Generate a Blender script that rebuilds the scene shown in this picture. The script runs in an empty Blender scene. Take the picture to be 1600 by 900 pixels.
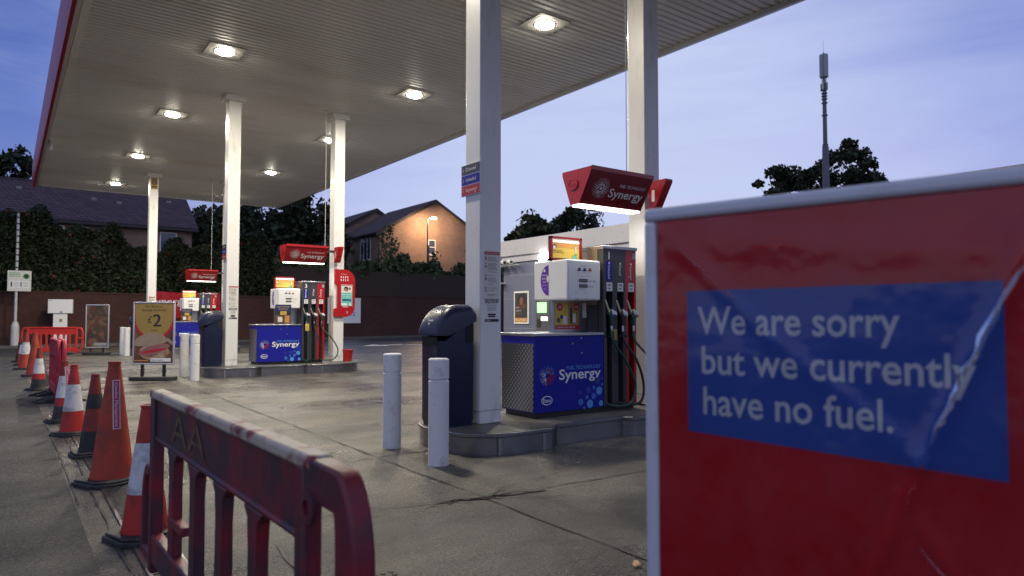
import bpy, math, random
import numpy as np
from mathutils import Vector, Matrix
random.seed(7); RNG = np.random.default_rng(11)
S = bpy.context.scene; COL = S.collection; R = math.radians

# ------------------------------------------------------------------ camera
cam = bpy.data.objects.new('camera', bpy.data.cameras.new('camera')); COL.objects.link(cam)
cam.data.sensor_width = 36; cam.data.lens = 24.0
cam.location = (0, 0, 1.38); cam.rotation_euler = (R(92.36), 0, R(-36.53))
cam.data.clip_start = 0.05; cam.data.clip_end = 3000
cam.data.dof.use_dof = True; cam.data.dof.focus_distance = 8.6; cam.data.dof.aperture_fstop = 2.6
S.camera = cam

# ------------------------------------------------------------------ sky, sun, exposure
SUN_EL, SUN_AZ = 1.0, 48.0          # degrees; azimuth clockwise from +Y
W = bpy.data.worlds.new('World'); S.world = W; W.use_nodes = True
nt = W.node_tree; N = nt.nodes; L = nt.links; N.clear()
out = N.new('ShaderNodeOutputWorld'); bg = N.new('ShaderNodeBackground'); bg.inputs[1].default_value = 0.12
sky = N.new('ShaderNodeTexSky'); sky.sky_type = 'NISHITA'; sky.sun_disc = False
sky.sun_elevation = R(SUN_EL); sky.sun_rotation = R(SUN_AZ); sky.ozone_density = 3.0; sky.air_density = 1.0; sky.dust_density = 0.5
tc = N.new('ShaderNodeTexCoord'); mp = N.new('ShaderNodeMapping'); mp.inputs['Scale'].default_value = (1.0, 1.0, 6.0)
mp.inputs['Rotation'].default_value = (R(6), R(-8), 0)
n1 = N.new('ShaderNodeTexNoise'); n1.inputs['Scale'].default_value = 3.0; n1.inputs['Detail'].default_value = 9; n1.inputs['Roughness'].default_value = .58
n1.inputs['Distortion'].default_value = .5
tint = N.new('ShaderNodeMix'); tint.data_type = 'RGBA'; tint.blend_type = 'MULTIPLY'; tint.inputs[0].default_value = 1
tint.inputs[7].default_value = (2.75, 2.2, 3.75, 1)
# thin cloud sheet: bright over the afterglow, a clear blue break to the left of it
BR = Vector((math.sin(R(45)) * math.cos(R(9)), math.cos(R(45)) * math.cos(R(9)), math.sin(R(9))))
dt = N.new('ShaderNodeVectorMath'); dt.operation = 'DOT_PRODUCT'; dt.inputs[1].default_value = BR
mr = N.new('ShaderNodeMapRange'); mr.inputs[1].default_value = -1; mr.inputs[2].default_value = 1
cv = N.new('ShaderNodeValToRGB'); e = cv.color_ramp.elements
while len(e) < 6: e.new(.5)
for k, (p_, v_) in enumerate(((0, .58), (.55, .52), (.79, .03), (.86, .07), (.945, .42), (.99, .96))): e[k].position = p_; e[k].color = (v_, v_, v_, 1)
ns = N.new('ShaderNodeMapRange'); ns.inputs[1].default_value = .3; ns.inputs[2].default_value = .7; ns.inputs[3].default_value = -.13; ns.inputs[4].default_value = .14
ad = N.new('ShaderNodeMath'); ad.use_clamp = True
cl = N.new('ShaderNodeMix'); cl.data_type = 'RGBA'; cl.inputs[7].default_value = (.47 / .12, .54 / .12, .77 / .12, 1)
L.new(tc.outputs['Generated'], mp.inputs[0]); L.new(mp.outputs[0], n1.inputs[0]); L.new(n1.outputs[0], ns.inputs[0])
L.new(tc.outputs['Generated'], dt.inputs[0]); L.new(dt.outputs['Value'], mr.inputs[0]); L.new(mr.outputs[0], cv.inputs[0])
L.new(cv.outputs[0], ad.inputs[0]); L.new(ns.outputs[0], ad.inputs[1]); L.new(ad.outputs[0], cl.inputs[0])
L.new(sky.outputs[0], tint.inputs[6]); L.new(tint.outputs[2], cl.inputs[6])
L.new(cl.outputs[2], bg.inputs[0]); L.new(bg.outputs[0], out.inputs[0])
sun = bpy.data.objects.new('sun', bpy.data.lights.new('sun', 'SUN')); COL.objects.link(sun)
sun.data.energy = 0.05; sun.data.angle = R(15); sun.data.color = (1, .8, .75)
sun.rotation_euler = (R(90 - SUN_EL - 6), 0, R(180 - SUN_AZ))
S.cycles.use_denoising = True; S.cycles.denoising_prefilter = 'NONE'
vs = S.view_settings; vs.view_transform = 'Standard'; vs.look = 'None'; vs.exposure = 0.22; vs.gamma = 1; vs.use_curve_mapping = False

# ------------------------------------------------------------------ materials
def new_mat(name):
    m = bpy.data.materials.new(name); m.use_nodes = True
    return m, m.node_tree.nodes, m.node_tree.links, m.node_tree.nodes['Principled BSDF']
def mat(name, col, rough=.5, metal=0, var=.15, scale=6, bump=0, bscale=60, coat=0, dirt=None, dscale=3, drange=(.52, .75), rvar=.1, spec=.5, stretch=None):
    m, n, l, p = new_mat(name)
    t = n.new('ShaderNodeTexCoord'); no = n.new('ShaderNodeTexNoise'); no.inputs['Scale'].default_value = scale; no.inputs['Detail'].default_value = 5
    src = t.outputs['Object']
    if stretch:
        mpn = n.new('ShaderNodeMapping'); mpn.inputs['Scale'].default_value = stretch; l.new(src, mpn.inputs[0]); src = mpn.outputs[0]
    l.new(src, no.inputs[0])
    mx = n.new('ShaderNodeMix'); mx.data_type = 'RGBA'
    mx.inputs[6].default_value = tuple(c * (1 - var) for c in col) + (1,); mx.inputs[7].default_value = tuple(min(1, c * (1 + var)) for c in col) + (1,)
    l.new(no.outputs[0], mx.inputs[0]); last = mx.outputs[2]
    if dirt:
        n2 = n.new('ShaderNodeTexNoise'); n2.inputs['Scale'].default_value = dscale; n2.inputs['Detail'].default_value = 8; n2.inputs['Roughness'].default_value = .65
        l.new(src, n2.inputs[0]); rp = n.new('ShaderNodeMapRange'); rp.inputs[1].default_value = drange[0]; rp.inputs[2].default_value = drange[1]
        l.new(n2.outputs[0], rp.inputs[0]); m2 = n.new('ShaderNodeMix'); m2.data_type = 'RGBA'; l.new(rp.outputs[0], m2.inputs[0])
        l.new(last, m2.inputs[6]); m2.inputs[7].default_value = tuple(dirt) + (1,); last = m2.outputs[2]
    l.new(last, p.inputs['Base Color'])
    rr = n.new('ShaderNodeMapRange'); rr.inputs[3].default_value = max(.03, rough - rvar); rr.inputs[4].default_value = min(1, rough + rvar); l.new(no.outputs[0], rr.inputs[0]); l.new(rr.outputs[0], p.inputs['Roughness'])
    p.inputs['Metallic'].default_value = metal; p.inputs['Coat Weight'].default_value = coat; p.inputs['Specular IOR Level'].default_value = spec
    if bump:
        b = n.new('ShaderNodeTexNoise'); b.inputs['Scale'].default_value = bscale; b.inputs['Detail'].default_value = 4; l.new(src, b.inputs[0])
        bn = n.new('ShaderNodeBump'); bn.inputs['Strength'].default_value = bump; bn.inputs['Distance'].default_value = .01; l.new(b.outputs[0], bn.inputs['Height']); l.new(bn.outputs[0], p.inputs['Normal'])
    return m
def emit(name, col, s):
    m, n, l, p = new_mat(name); p.inputs['Base Color'].default_value = tuple(col) + (1,); p.inputs['Emission Color'].default_value = tuple(col) + (1,); p.inputs['Emission Strength'].default_value = s
    return m
def brick(name, c1, c2, mortar, scale=1.0, rough=.85):
    m, n, l, p = new_mat(name); t = n.new('ShaderNodeTexCoord'); sx = n.new('ShaderNodeSeparateXYZ'); ad = n.new('ShaderNodeMath'); cb = n.new('ShaderNodeCombineXYZ')
    l.new(t.outputs['Object'], sx.inputs[0]); l.new(sx.outputs[0], ad.inputs[0]); l.new(sx.outputs[1], ad.inputs[1]); l.new(ad.outputs[0], cb.inputs[0]); l.new(sx.outputs[2], cb.inputs[1])
    b = n.new('ShaderNodeTexBrick'); l.new(cb.outputs[0], b.inputs[0]); b.inputs['Scale'].default_value = scale
    b.inputs['Brick Width'].default_value = .225; b.inputs['Row Height'].default_value = .075; b.inputs['Mortar Size'].default_value = .008
    b.inputs['Color1'].default_value = c1 + (1,); b.inputs['Color2'].default_value = c2 + (1,); b.inputs['Mortar'].default_value = mortar + (1,)
    no = n.new('ShaderNodeTexNoise'); no.inputs['Scale'].default_value = .8; no.inputs['Detail'].default_value = 8; l.new(t.outputs['Object'], no.inputs[0])
    mr = n.new('ShaderNodeMapRange'); mr.inputs[3].default_value = .55; mr.inputs[4].default_value = 1.35; l.new(no.outputs[0], mr.inputs[0])
    mx = n.new('ShaderNodeVectorMath'); mx.operation = 'SCALE'; l.new(b.outputs[0], mx.inputs[0]); l.new(mr.outputs[0], mx.inputs['Scale']); l.new(mx.outputs[0], p.inputs['Base Color'])
    p.inputs['Roughness'].default_value = rough
    bn = n.new('ShaderNodeBump'); bn.inputs['Strength'].default_value = .4; bn.inputs['Distance'].default_value = .01; bn.invert = True; l.new(b.outputs['Fac'], bn.inputs['Height']); l.new(bn.outputs[0], p.inputs['Normal'])
    return m
def tiles(name, c, row=.33):
    m, n, l, p = new_mat(name); t = n.new('ShaderNodeTexCoord'); sx = n.new('ShaderNodeSeparateXYZ'); ad = n.new('ShaderNodeMath'); cb = n.new('ShaderNodeCombineXYZ')
    l.new(t.outputs['Object'], sx.inputs[0]); l.new(sx.outputs[0], ad.inputs[0]); l.new(sx.outputs[1], ad.inputs[1]); l.new(ad.outputs[0], cb.inputs[0]); l.new(sx.outputs[2], cb.inputs[1])
    b = n.new('ShaderNodeTexBrick'); l.new(cb.outputs[0], b.inputs[0]); b.inputs['Scale'].default_value = 1; b.inputs['Brick Width'].default_value = .3; b.inputs['Row Height'].default_value = row * .5
    b.inputs['Mortar Size'].default_value = .022; b.inputs['Color1'].default_value = tuple(x * .8 for x in c) + (1,); b.inputs['Color2'].default_value = tuple(x * 1.3 for x in c) + (1,); b.inputs['Mortar'].default_value = tuple(x * .35 for x in c) + (1,)
    l.new(b.outputs[0], p.inputs['Base Color']); p.inputs['Roughness'].default_value = .75
    bn = n.new('ShaderNodeBump'); bn.inputs['Strength'].default_value = .8; bn.inputs['Distance'].default_value = .03; bn.invert = True; l.new(b.outputs['Fac'], bn.inputs['Height']); l.new(bn.outputs[0], p.inputs['Normal'])
    return m
def ground_mat(name, c_dark, c_light, stain_shade, wet=(.12, .62), wetrange=(.42, .66), grit=.35, oil_shade_lanes=()):
    m, n, l, p = new_mat(name); t = n.new('ShaderNodeTexCoord'); O = t.outputs['Object']
    def noise(s, d=8, ro=.6, sc=None):
        x = n.new('ShaderNodeTexNoise'); x.inputs['Scale'].default_value = s; x.inputs['Detail'].default_value = d; x.inputs['Roughness'].default_value = ro
        if sc:
            mm = n.new('ShaderNodeMapping'); mm.inputs['Scale'].default_value = sc; l.new(O, mm.inputs[0]); l.new(mm.outputs[0], x.inputs[0])
        else: l.new(O, x.inputs[0])
        return x.outputs[0]
    def rng(v, a, b, c=0, d=1):
        x = n.new('ShaderNodeMapRange'); x.inputs[1].default_value = a; x.inputs[2].default_value = b; x.inputs[3].default_value = c; x.inputs[4].default_value = d; l.new(v, x.inputs[0]); return x.outputs[0]
    def mix(f, a, b, mode='MIX'):
        x = n.new('ShaderNodeMix'); x.data_type = 'RGBA'; x.blend_type = mode
        l.new(f, x.inputs[0]) if not isinstance(f, float) else setattr(x.inputs[0], 'default_value', f)
        for i, v in ((6, a), (7, b)):
            if isinstance(v, tuple): x.inputs[i].default_value = v + (1,)
            else: l.new(v, x.inputs[i])
        return x.outputs[2]
    base = mix(rng(noise(.9, 9, .62), .3, .7), c_dark, c_light)
    base = mix(rng(noise(30, 5, .8), .42, .58, 0, grit * 1.9), base, tuple(x * .35 for x in c_dark))
    base = mix(rng(noise(55, 3, .75), .56, .66, 0, .85), base, tuple(min(1, x * 2.3) for x in c_light))
    base = mix(rng(noise(5, 8, .75, (.5, 1.4, 1)), .45, .70, 0, .55), base, stain_shade)
    base = mix(rng(noise(.55, 7, .6, (.35, 1.3, 1)), .47, .62, 0, .88), base, stain_shade)          # tyre-borne streaks along the lanes
    base = mix(rng(noise(1.7, 6, .7),   .56, .66, 0, .8), base, tuple(x * .8 for x in stain_shade))   # oil spots
    def ma(op, a, b):
        x = n.new('ShaderNodeMath'); x.operation = op
        for i, v in enumerate((a, b)): l.new(v, x.inputs[i]) if not isinstance(v, (int, float)) else setattr(x.inputs[i], 'default_value', v)
        return x.outputs[0]
    sx = n.new('ShaderNodeSeparateXYZ'); l.new(O, sx.inputs[0]); wob = ma('MULTIPLY', ma('SUBTRACT', noise(.8, 6, .6), .5), 3.2)
    for ly, hw, xa, xb in oil_shade_lanes:
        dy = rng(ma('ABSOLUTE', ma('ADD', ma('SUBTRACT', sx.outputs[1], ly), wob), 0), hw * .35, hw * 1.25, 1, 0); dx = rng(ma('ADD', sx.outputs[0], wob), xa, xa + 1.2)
        base = mix(ma('MULTIPLY', ma('MULTIPLY', dy, dx), rng(noise(2.2, 7, .65), .34, .56, .45, .96)), base, stain_shade)  # dark bands by the islands: oil stains plus island shade put into the colour
    l.new(base, p.inputs['Base Color'])
    w = rng(noise(.42, 8, .62, (.5, 1.0, 1)), wetrange[0], wetrange[1])
    fine = rng(noise(60, 3), .3, .7, 0, .18)
    ad = n.new('ShaderNodeMath'); l.new(rng(w, 0, 1, wet[1], wet[0]), ad.inputs[0]); l.new(fine, ad.inputs[1]); l.new(ad.outputs[0], p.inputs['Roughness'])
    bn = n.new('ShaderNodeBump'); bn.inputs['Strength'].default_value = .9; bn.inputs['Distance'].default_value = .012; l.new(noise(62, 5, .75), bn.inputs['Height'])
    b2 = n.new('ShaderNodeBump'); b2.inputs['Strength'].default_value = .25; b2.inputs['Distance'].default_value = .03; l.new(noise(3.0, 5, .6), b2.inputs['Height']); l.new(bn.outputs[0], b2.inputs['Normal'])
    l.new(b2.outputs[0], p.inputs['Normal']); return m
def foliage(name, c):
    m, n, l, p = new_mat(name); t = n.new('ShaderNodeTexCoord'); no = n.new('ShaderNodeTexNoise'); no.inputs['Scale'].default_value = 1.1; no.inputs['Detail'].default_value = 6; l.new(t.outputs['Object'], no.inputs[0])
    r = n.new('ShaderNodeValToRGB'); r.color_ramp.elements[0].position = .32; r.color_ramp.elements[1].position = .7
    r.color_ramp.elements[0].color = tuple(x * .5 for x in c) + (1,); r.color_ramp.elements[1].color = tuple(x * 1.5 for x in c) + (1,)
    l.new(no.outputs[0], r.inputs[0]); l.new(r.outputs[0], p.inputs['Base Color']); p.inputs['Roughness'].default_value = .65; p.inputs['Specular IOR Level'].default_value = .3
    return m
def halftone():
    m, n, l, p = new_mat('halftone_panel'); t = n.new('ShaderNodeTexCoord'); sx = n.new('ShaderNodeSeparateXYZ'); l.new(t.outputs['Object'], sx.inputs[0])
    def ma(op, a, b=None):
        x = n.new('ShaderNodeMath'); x.operation = op
        for i, v in enumerate((a, b)):
            if v is None: continue
            if isinstance(v, (int, float)): x.inputs[i].default_value = v
            else: l.new(v, x.inputs[i])
        return x.outputs[0]
    u = ma('MULTIPLY', sx.outputs[1], 19); v = ma('MULTIPLY', sx.outputs[2], 19)
    a = ma('ADD', u, v); b = ma('SUBTRACT', u, v)
    d = ma('MULTIPLY', ma('SINE', ma('MULTIPLY', a, 2.6)), ma('SINE', ma('MULTIPLY', b, 2.6)))
    th = ma('SUBTRACT', .62, ma('MULTIPLY', ma('SINE', ma('ADD', ma('MULTIPLY', sx.outputs[1], 5), ma('MULTIPLY', sx.outputs[2], 2.5))), .42))
    g = ma('GREATER_THAN', ma('ABSOLUTE', d), th)
    mx = n.new('ShaderNodeMix'); mx.data_type = 'RGBA'; l.new(g, mx.inputs[0]); mx.inputs[6].default_value = (.045, .045, .048, 1); mx.inputs[7].default_value = (.20, .20, .21, 1)
    l.new(mx.outputs[2], p.inputs['Base Color']); p.inputs['Roughness'].default_value = .35; return m
def picture(name, stops, scale, rough=.35, seed=0.0, dist=1.5):
    """a printed photograph nobody can read: soft blotches of a few colours"""
    m, n, l, p = new_mat(name); t = n.new('ShaderNodeTexCoord'); mm = n.new('ShaderNodeMapping'); mm.inputs['Location'].default_value = (seed, seed * 1.7, seed)
    no = n.new('ShaderNodeTexNoise'); no.inputs['Scale'].default_value = scale; no.inputs['Detail'].default_value = 3; no.inputs['Distortion'].default_value = dist
    l.new(t.outputs['Object'], mm.inputs[0]); l.new(mm.outputs[0], no.inputs[0]); r = n.new('ShaderNodeValToRGB'); e = r.color_ramp.elements
    while len(e) < len(stops): e.new(.5)
    for i, (pos, c) in enumerate(stops): e[i].position = pos; e[i].color = tuple(c) + (1,)
    l.new(no.outputs[0], r.inputs[0]); l.new(r.outputs[0], p.inputs['Base Color']); p.inputs['Roughness'].default_value = rough; return m

M = {}
M['concrete'] = ground_mat('wet_concrete', (.062, .055, .043), (.185, .163, .124), (.022, .020, .018), wet=(.13, .50), wetrange=(.38, .58), oil_shade_lanes=((5.0, .9, 3.0, 0), (3.3, .6, 2.2, 0), (10.2, .5, 2.5, 0), (15.1, .6, 3.2, 0), (8.3, .5, 3.6, 0), (19.2, .6, 3.2, 0)))
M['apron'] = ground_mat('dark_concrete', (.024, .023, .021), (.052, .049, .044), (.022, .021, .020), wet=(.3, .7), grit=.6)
M['asphalt'] = ground_mat('wet_asphalt', (.045, .045, .05), (.10, .098, .098), (.035, .035, .04), wet=(.16, .45), wetrange=(.3, .6))
M['earth'] = mat('earth', (.05, .06, .03), .95, var=.4, scale=2)
M['joint'] = mat('joint_filler', (.022, .021, .02), .6, var=.5, scale=8)
M['marking'] = mat('worn_white_paint', (.62, .62, .60), .5, var=.2, dirt=(.12, .12, .12), dscale=9, drange=(.55, .66))
M['white_paint'] = mat('white_gloss_paint', (.76, .755, .735), .32, var=.05, scale=3, coat=.15, dirt=(.42, .40, .34), dscale=3.0, drange=(.56, .82), stretch=(1, 1, .35), bump=.06, bscale=20)
M['soffit'] = mat('soffit_sheet', (.72, .71, .69), .42, var=.07, scale=.6, dirt=(.58, .54, .47), dscale=1.1, drange=(.5, .8), stretch=(.3, 1, 1))
M['white_plastic'] = mat('white_plastic', (.78, .78, .77), .35, var=.03)
M['bollard'] = mat('bollard_plastic', (.74, .74, .74), .42, var=.05, dirt=(.40, .38, .35), dscale=6, drange=(.54, .72), bump=.12, bscale=25)
M['red'] = mat('red_gloss', (.40, .008, .012), .28, var=.06, coat=.3)
M['darkred'] = mat('red_sign_face', (.22, .005, .010), .3, var=.08, coat=.2)
M['fascia'] = mat('red_fascia', (.42, .012, .03), .35, var=.08)
M['blue'] = mat('blue_panel', (.013, .016, .29), .38, var=.06, spec=.25)
M['blue_dk'] = mat('blue_band', (.008, .010, .2), .35, var=.05)
M['bin'] = mat('navy_plastic', (.005, .008, .040), .34, var=.12, coat=.1, spec=.5)
M['black'] = mat('black_plastic', (.012, .012, .013), .45, var=.2)
M['rubber'] = mat('black_rubber', (.022, .022, .024), .6, var=.3, bump=.2, dirt=(.09, .085, .075), dscale=9, drange=(.5, .75))
M['void'] = mat('dark_recess', (.006, .006, .007), .7)
M['grey'] = mat('charcoal_panel', (.045, .045, .052), .35, var=.05, coat=.1)
M['steel'] = mat('brushed_steel', (.42, .42, .44), .33, 1, var=.1, scale=12, stretch=(1, 1, 20), rvar=.08)
M['kerbsteel'] = mat('steel_kerb', (.25, .25, .27), .30, .95, var=.12, scale=4, dirt=(.14, .135, .13), dscale=3, drange=(.55, .85), rvar=.08)
M['wornsteel'] = mat('tarnished_steel', (.36, .31, .24), .4, .85, var=.2, scale=5)
M['islandtop'] = mat('island_top', (.10, .097, .09), .5, var=.3, scale=5, bump=.3, dirt=(.03, .03, .028), dscale=4, rvar=.2)
M['fixture'] = mat('lamp_fixture', (.45, .43, .40), .5, var=.1, dirt=(.25, .23, .2), dscale=6)
M['pale_frame'] = mat('pale_frame_paint', (.62, .62, .68), .38, var=.06, dirt=(.45, .44, .45), dscale=8, drange=(.55, .8))
M['iron'] = mat('cast_iron', (.035, .033, .03), .6, .3, var=.3)
M['alu'] = mat('aluminium_frame', (.56, .56, .60), .38, .55, var=.06)
M['white'] = mat('print_white', (.80, .80, .80), .4, var=.02)
M['offwhite'] = mat('print_offwhite', (.66, .65, .60), .5, var=.08)
M['cyan'] = mat('print_lightblue', (.10, .32, .72), .35, var=.05)
M['cyan2'] = mat('print_midblue', (.045, .15, .52), .35, var=.05)
M['cyan3'] = mat('print_faintblue', (.02, .05, .36), .35, var=.05)
M['pred'] = mat('print_red', (.45, .012, .03), .35, var=.05)
M['ink'] = mat('print_ink', (.02, .02, .025), .5)
M['navyink'] = mat('print_navy', (.02, .025, .12), .45)
M['greyink'] = mat('print_grey', (.30, .30, .31), .5)
M['purple'] = mat('print_purple', (.13, .035, .36), .4, var=.05)
M['yellow'] = mat('print_yellow', (.58, .40, .07), .4, var=.12, scale=3)
M['gold'] = mat('print_gold', (.33, .23, .06), .4, var=.12, scale=3)
M['orange'] = mat('print_orange', (.55, .26, .07), .4, var=.1, scale=3)
M['green'] = mat('print_green', (.08, .30, .06), .4)
M['teal'] = mat('print_teal', (.12, .50, .48), .4, var=.1)
M['pink'] = mat('label_pink', (.42, .02, .16), .4, var=.1)
M['bluesticker'] = mat('blue_sticker', (.040, .115, .48), .6, var=.1, scale=2, spec=.1)
M['redsheet'] = mat('red_sheet', (.62, .004, .014), .6, var=.1, scale=2, spec=.1)
M['halftone'] = halftone()
M['photo_roll'] = picture('printed_roll', [(.3, (.16, .08, .05)), (.45, (.34, .22, .14)), (.6, (.45, .34, .24)), (.75, (.5, .42, .34))], 3, seed=2)
M['photo_bg'] = picture('printed_backdrop', [(.3, (.05, .02, .012)), (.5, (.13, .05, .03)), (.7, (.19, .10, .055))], 2.5, seed=5)
M['photo_food'] = picture('printed_food', [(.25, (.02, .018, .015)), (.42, (.06, .045, .03)), (.52, (.11, .035, .022)), (.62, (.15, .10, .06)), (.75, (.07, .07, .05))], 3.5, seed=9)
M['ham'] = mat('printed_ham', (.30, .12, .11), .4, var=.25, scale=8)
M['bread'] = mat('printed_bread', (.33, .25, .17), .4, var=.25, scale=5)
M['skin'] = mat('print_portrait', (.22, .10, .06), .45, var=.2)
M['cone_o'] = mat('cone_orange', (.42, .042, .014), .55, var=.22, scale=5, dirt=(.10, .028, .018), dscale=5, drange=(.46, .70), bump=.08, bscale=18)
M['cone_r'] = mat('cone_red', (.45, .020, .013), .5, var=.2, scale=5, dirt=(.11, .02, .017), dscale=6, drange=(.48, .70))
M['cone_dull'] = mat('cone_dull_red', (.24, .022, .014), .55, var=.25, scale=5, dirt=(.05, .015, .012), dscale=6, drange=(.5, .75))
M['cone_w'] = mat('cone_sleeve', (.60, .60, .62), .38, var=.08, dirt=(.24, .23, .22), dscale=7, drange=(.50, .70))
M['cone_k'] = mat('cone_black_band', (.018, .017, .018), .6, var=.3, dirt=(.05, .045, .04), dscale=6)
M['barrier'] = mat('barrier_red', (.25, .012, .024), .45, var=.2, scale=5, dirt=(.060, .026, .038), dscale=3.2, drange=(.38, .56), bump=.12, bscale=30)
M['barrier_top'] = mat('barrier_grime', (.50, .43, .34), .6, var=.25, scale=9, dirt=(.20, .03, .04), dscale=5, drange=(.50, .60), bump=.1)
M['barrier_o'] = mat('barrier_orange_red', (.62, .03, .02), .45, var=.12, scale=5)
M['barrier_p'] = mat('barrier_pinkish', (.45, .02, .05), .42, var=.2, scale=6, dirt=(.2, .015, .03), dscale=5)
M['stencil'] = mat('stencil_yellow', (.15, .085, .03), .6, var=.3, dirt=(.12, .02, .03), dscale=25, drange=(.5, .6))
M['wallbrick'] = brick('dark_red_brick', (.085, .022, .015), (.055, .017, .012), (.045, .035, .03))
M['housebrick'] = brick('buff_brick', (.34, .195, .13), (.27, .15, .10), (.32, .28, .23))
M['tiles'] = tiles('brown_roof_tiles', (.075, .042, .036)); M['tiles2'] = tiles('red_roof_tiles', (.10, .06, .065))
M['wood'] = mat('dark_fence_wood', (.05, .033, .024), .85, var=.35, scale=4, stretch=(6, 6, .4))
M['bark'] = mat('bark', (.05, .038, .03), .9, var=.3)
M['leaf'] = foliage('leaf_dark', (.04, .052, .025)); M['leaf2'] = foliage('leaf_hedge', (.030, .041, .018)); M['leaf3'] = foliage('leaf_shrub', (.075, .10, .045))
M['berry'] = mat('red_berries', (.4, .03, .015), .5)
M['shopwall'] = mat('grey_cladding', (.125, .135, .215), .5, var=.05, scale=1.5); M['shopfascia'] = mat('white_fascia', (.46, .46, .52), .3, var=.03, coat=.2)
M['glass'] = mat('dark_glass', (.015, .03, .025), .06, var=.3, spec=.8)
M['winglass'] = mat('window_glass', (.05, .06, .09), .06, spec=1.0)
M['mast'] = mat('mast_grey', (.13, .13, .16), .5); M['antenna'] = mat('antenna_shroud', (.34, .38, .40), .5)
M['postgrey'] = mat('post_paint', (.55, .55, .53), .45, dirt=(.3, .29, .26)); M['darkpole'] = mat('dark_pole', (.04, .035, .035), .5)
M['lamp'] = emit('lamp_glow', (1.0, .93, .77), 70); M['tube'] = emit('tube_glow', (1.0, .96, .86), 4.5)
M['street'] = emit('street_lamp_glow', (1.0, .62, .30), 55); M['screen'] = emit('cash_machine_screen', (.35, 1.0, .35), 1.1); M['slotlight'] = emit('cash_machine_slot', (.95, 1.0, .9), 2.2)
M['shoplamp'] = emit('shop_lamp_glow', (1.0, .95, .82), 30); M['boxlight'] = emit('lit_header', (1.0, .96, .85), .12); M['warmwin'] = emit('lit_window', (1, .7, .4), .25)

# plastic cover of the notice: clear film, glossy at grazing angles
def film(name='clear_film', lo=.004, hi=.03):
    m, n, l, p = new_mat(name); n.remove(p); o = n['Material Output']
    tr = n.new('ShaderNodeBsdfTransparent'); gl = n.new('ShaderNodeBsdfGlossy'); gl.inputs['Roughness'].default_value = .10; gl.inputs[0].default_value = (.95, .95, 1, 1)
    fr = n.new('ShaderNodeFresnel'); fr.inputs[0].default_value = 1.50; mx = n.new('ShaderNodeMixShader')
    t = n.new('ShaderNodeTexCoord'); b = n.new('ShaderNodeTexNoise'); b.inputs['Scale'].default_value = 5; b.inputs['Detail'].default_value = 3; l.new(t.outputs['Object'], b.inputs[0])
    bn = n.new('ShaderNodeBump'); bn.inputs['Strength'].default_value = .5; bn.inputs['Distance'].default_value = .02; l.new(b.outputs[0], bn.inputs['Height'])
    l.new(bn.outputs[0], gl.inputs['Normal']); l.new(bn.outputs[0], fr.inputs['Normal'])
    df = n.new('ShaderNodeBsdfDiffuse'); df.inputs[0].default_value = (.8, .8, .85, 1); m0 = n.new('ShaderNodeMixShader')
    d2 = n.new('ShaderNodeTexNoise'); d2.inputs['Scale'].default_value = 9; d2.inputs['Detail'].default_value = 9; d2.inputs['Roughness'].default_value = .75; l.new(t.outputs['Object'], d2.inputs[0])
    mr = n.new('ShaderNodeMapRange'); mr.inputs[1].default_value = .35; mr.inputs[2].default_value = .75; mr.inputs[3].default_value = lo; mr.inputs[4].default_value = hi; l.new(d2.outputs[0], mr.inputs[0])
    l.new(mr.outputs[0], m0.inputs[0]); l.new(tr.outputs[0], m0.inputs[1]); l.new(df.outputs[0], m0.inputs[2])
    l.new(fr.outputs[0], mx.inputs[0]); l.new(m0.outputs[0], mx.inputs[1]); l.new(gl.outputs[0], mx.inputs[2]); l.new(mx.outputs[0], o.inputs[0]); return m
M['film'] = film(); M['glare'] = film('glare_fold', .03, .55)  # second film: milky white that paints the glare streaks

# ------------------------------------------------------------------ mesh builder
_T = {}
def text_geo(s, bold=0):
    if (s, bold) not in _T:
        cu = bpy.data.curves.new('t', 'FONT'); cu.body = s; cu.resolution_u = 3; cu.offset = bold; ob = bpy.data.objects.new('t', cu); COL.objects.link(ob)
        dg = bpy.context.evaluated_depsgraph_get(); ev = ob.evaluated_get(dg); me = ev.to_mesh()
        v = np.array([tuple(q.co) for q in me.vertices]); f = [tuple(q.vertices) for q in me.polygons]; ev.to_mesh_clear()
        bpy.data.objects.remove(ob); bpy.data.curves.remove(cu); _T[(s, bold)] = (v, f)
    return _T[(s, bold)]
CAP = None
def fr(o, right, up):
    r = Vector(right).normalized(); u = Vector(up).normalized(); n = r.cross(u)
    m = Matrix.Identity(4)
    for i, c in enumerate((r, u, n)): m[0][i], m[1][i], m[2][i] = c
    m[0][3], m[1][3], m[2][3] = o; return m
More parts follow.
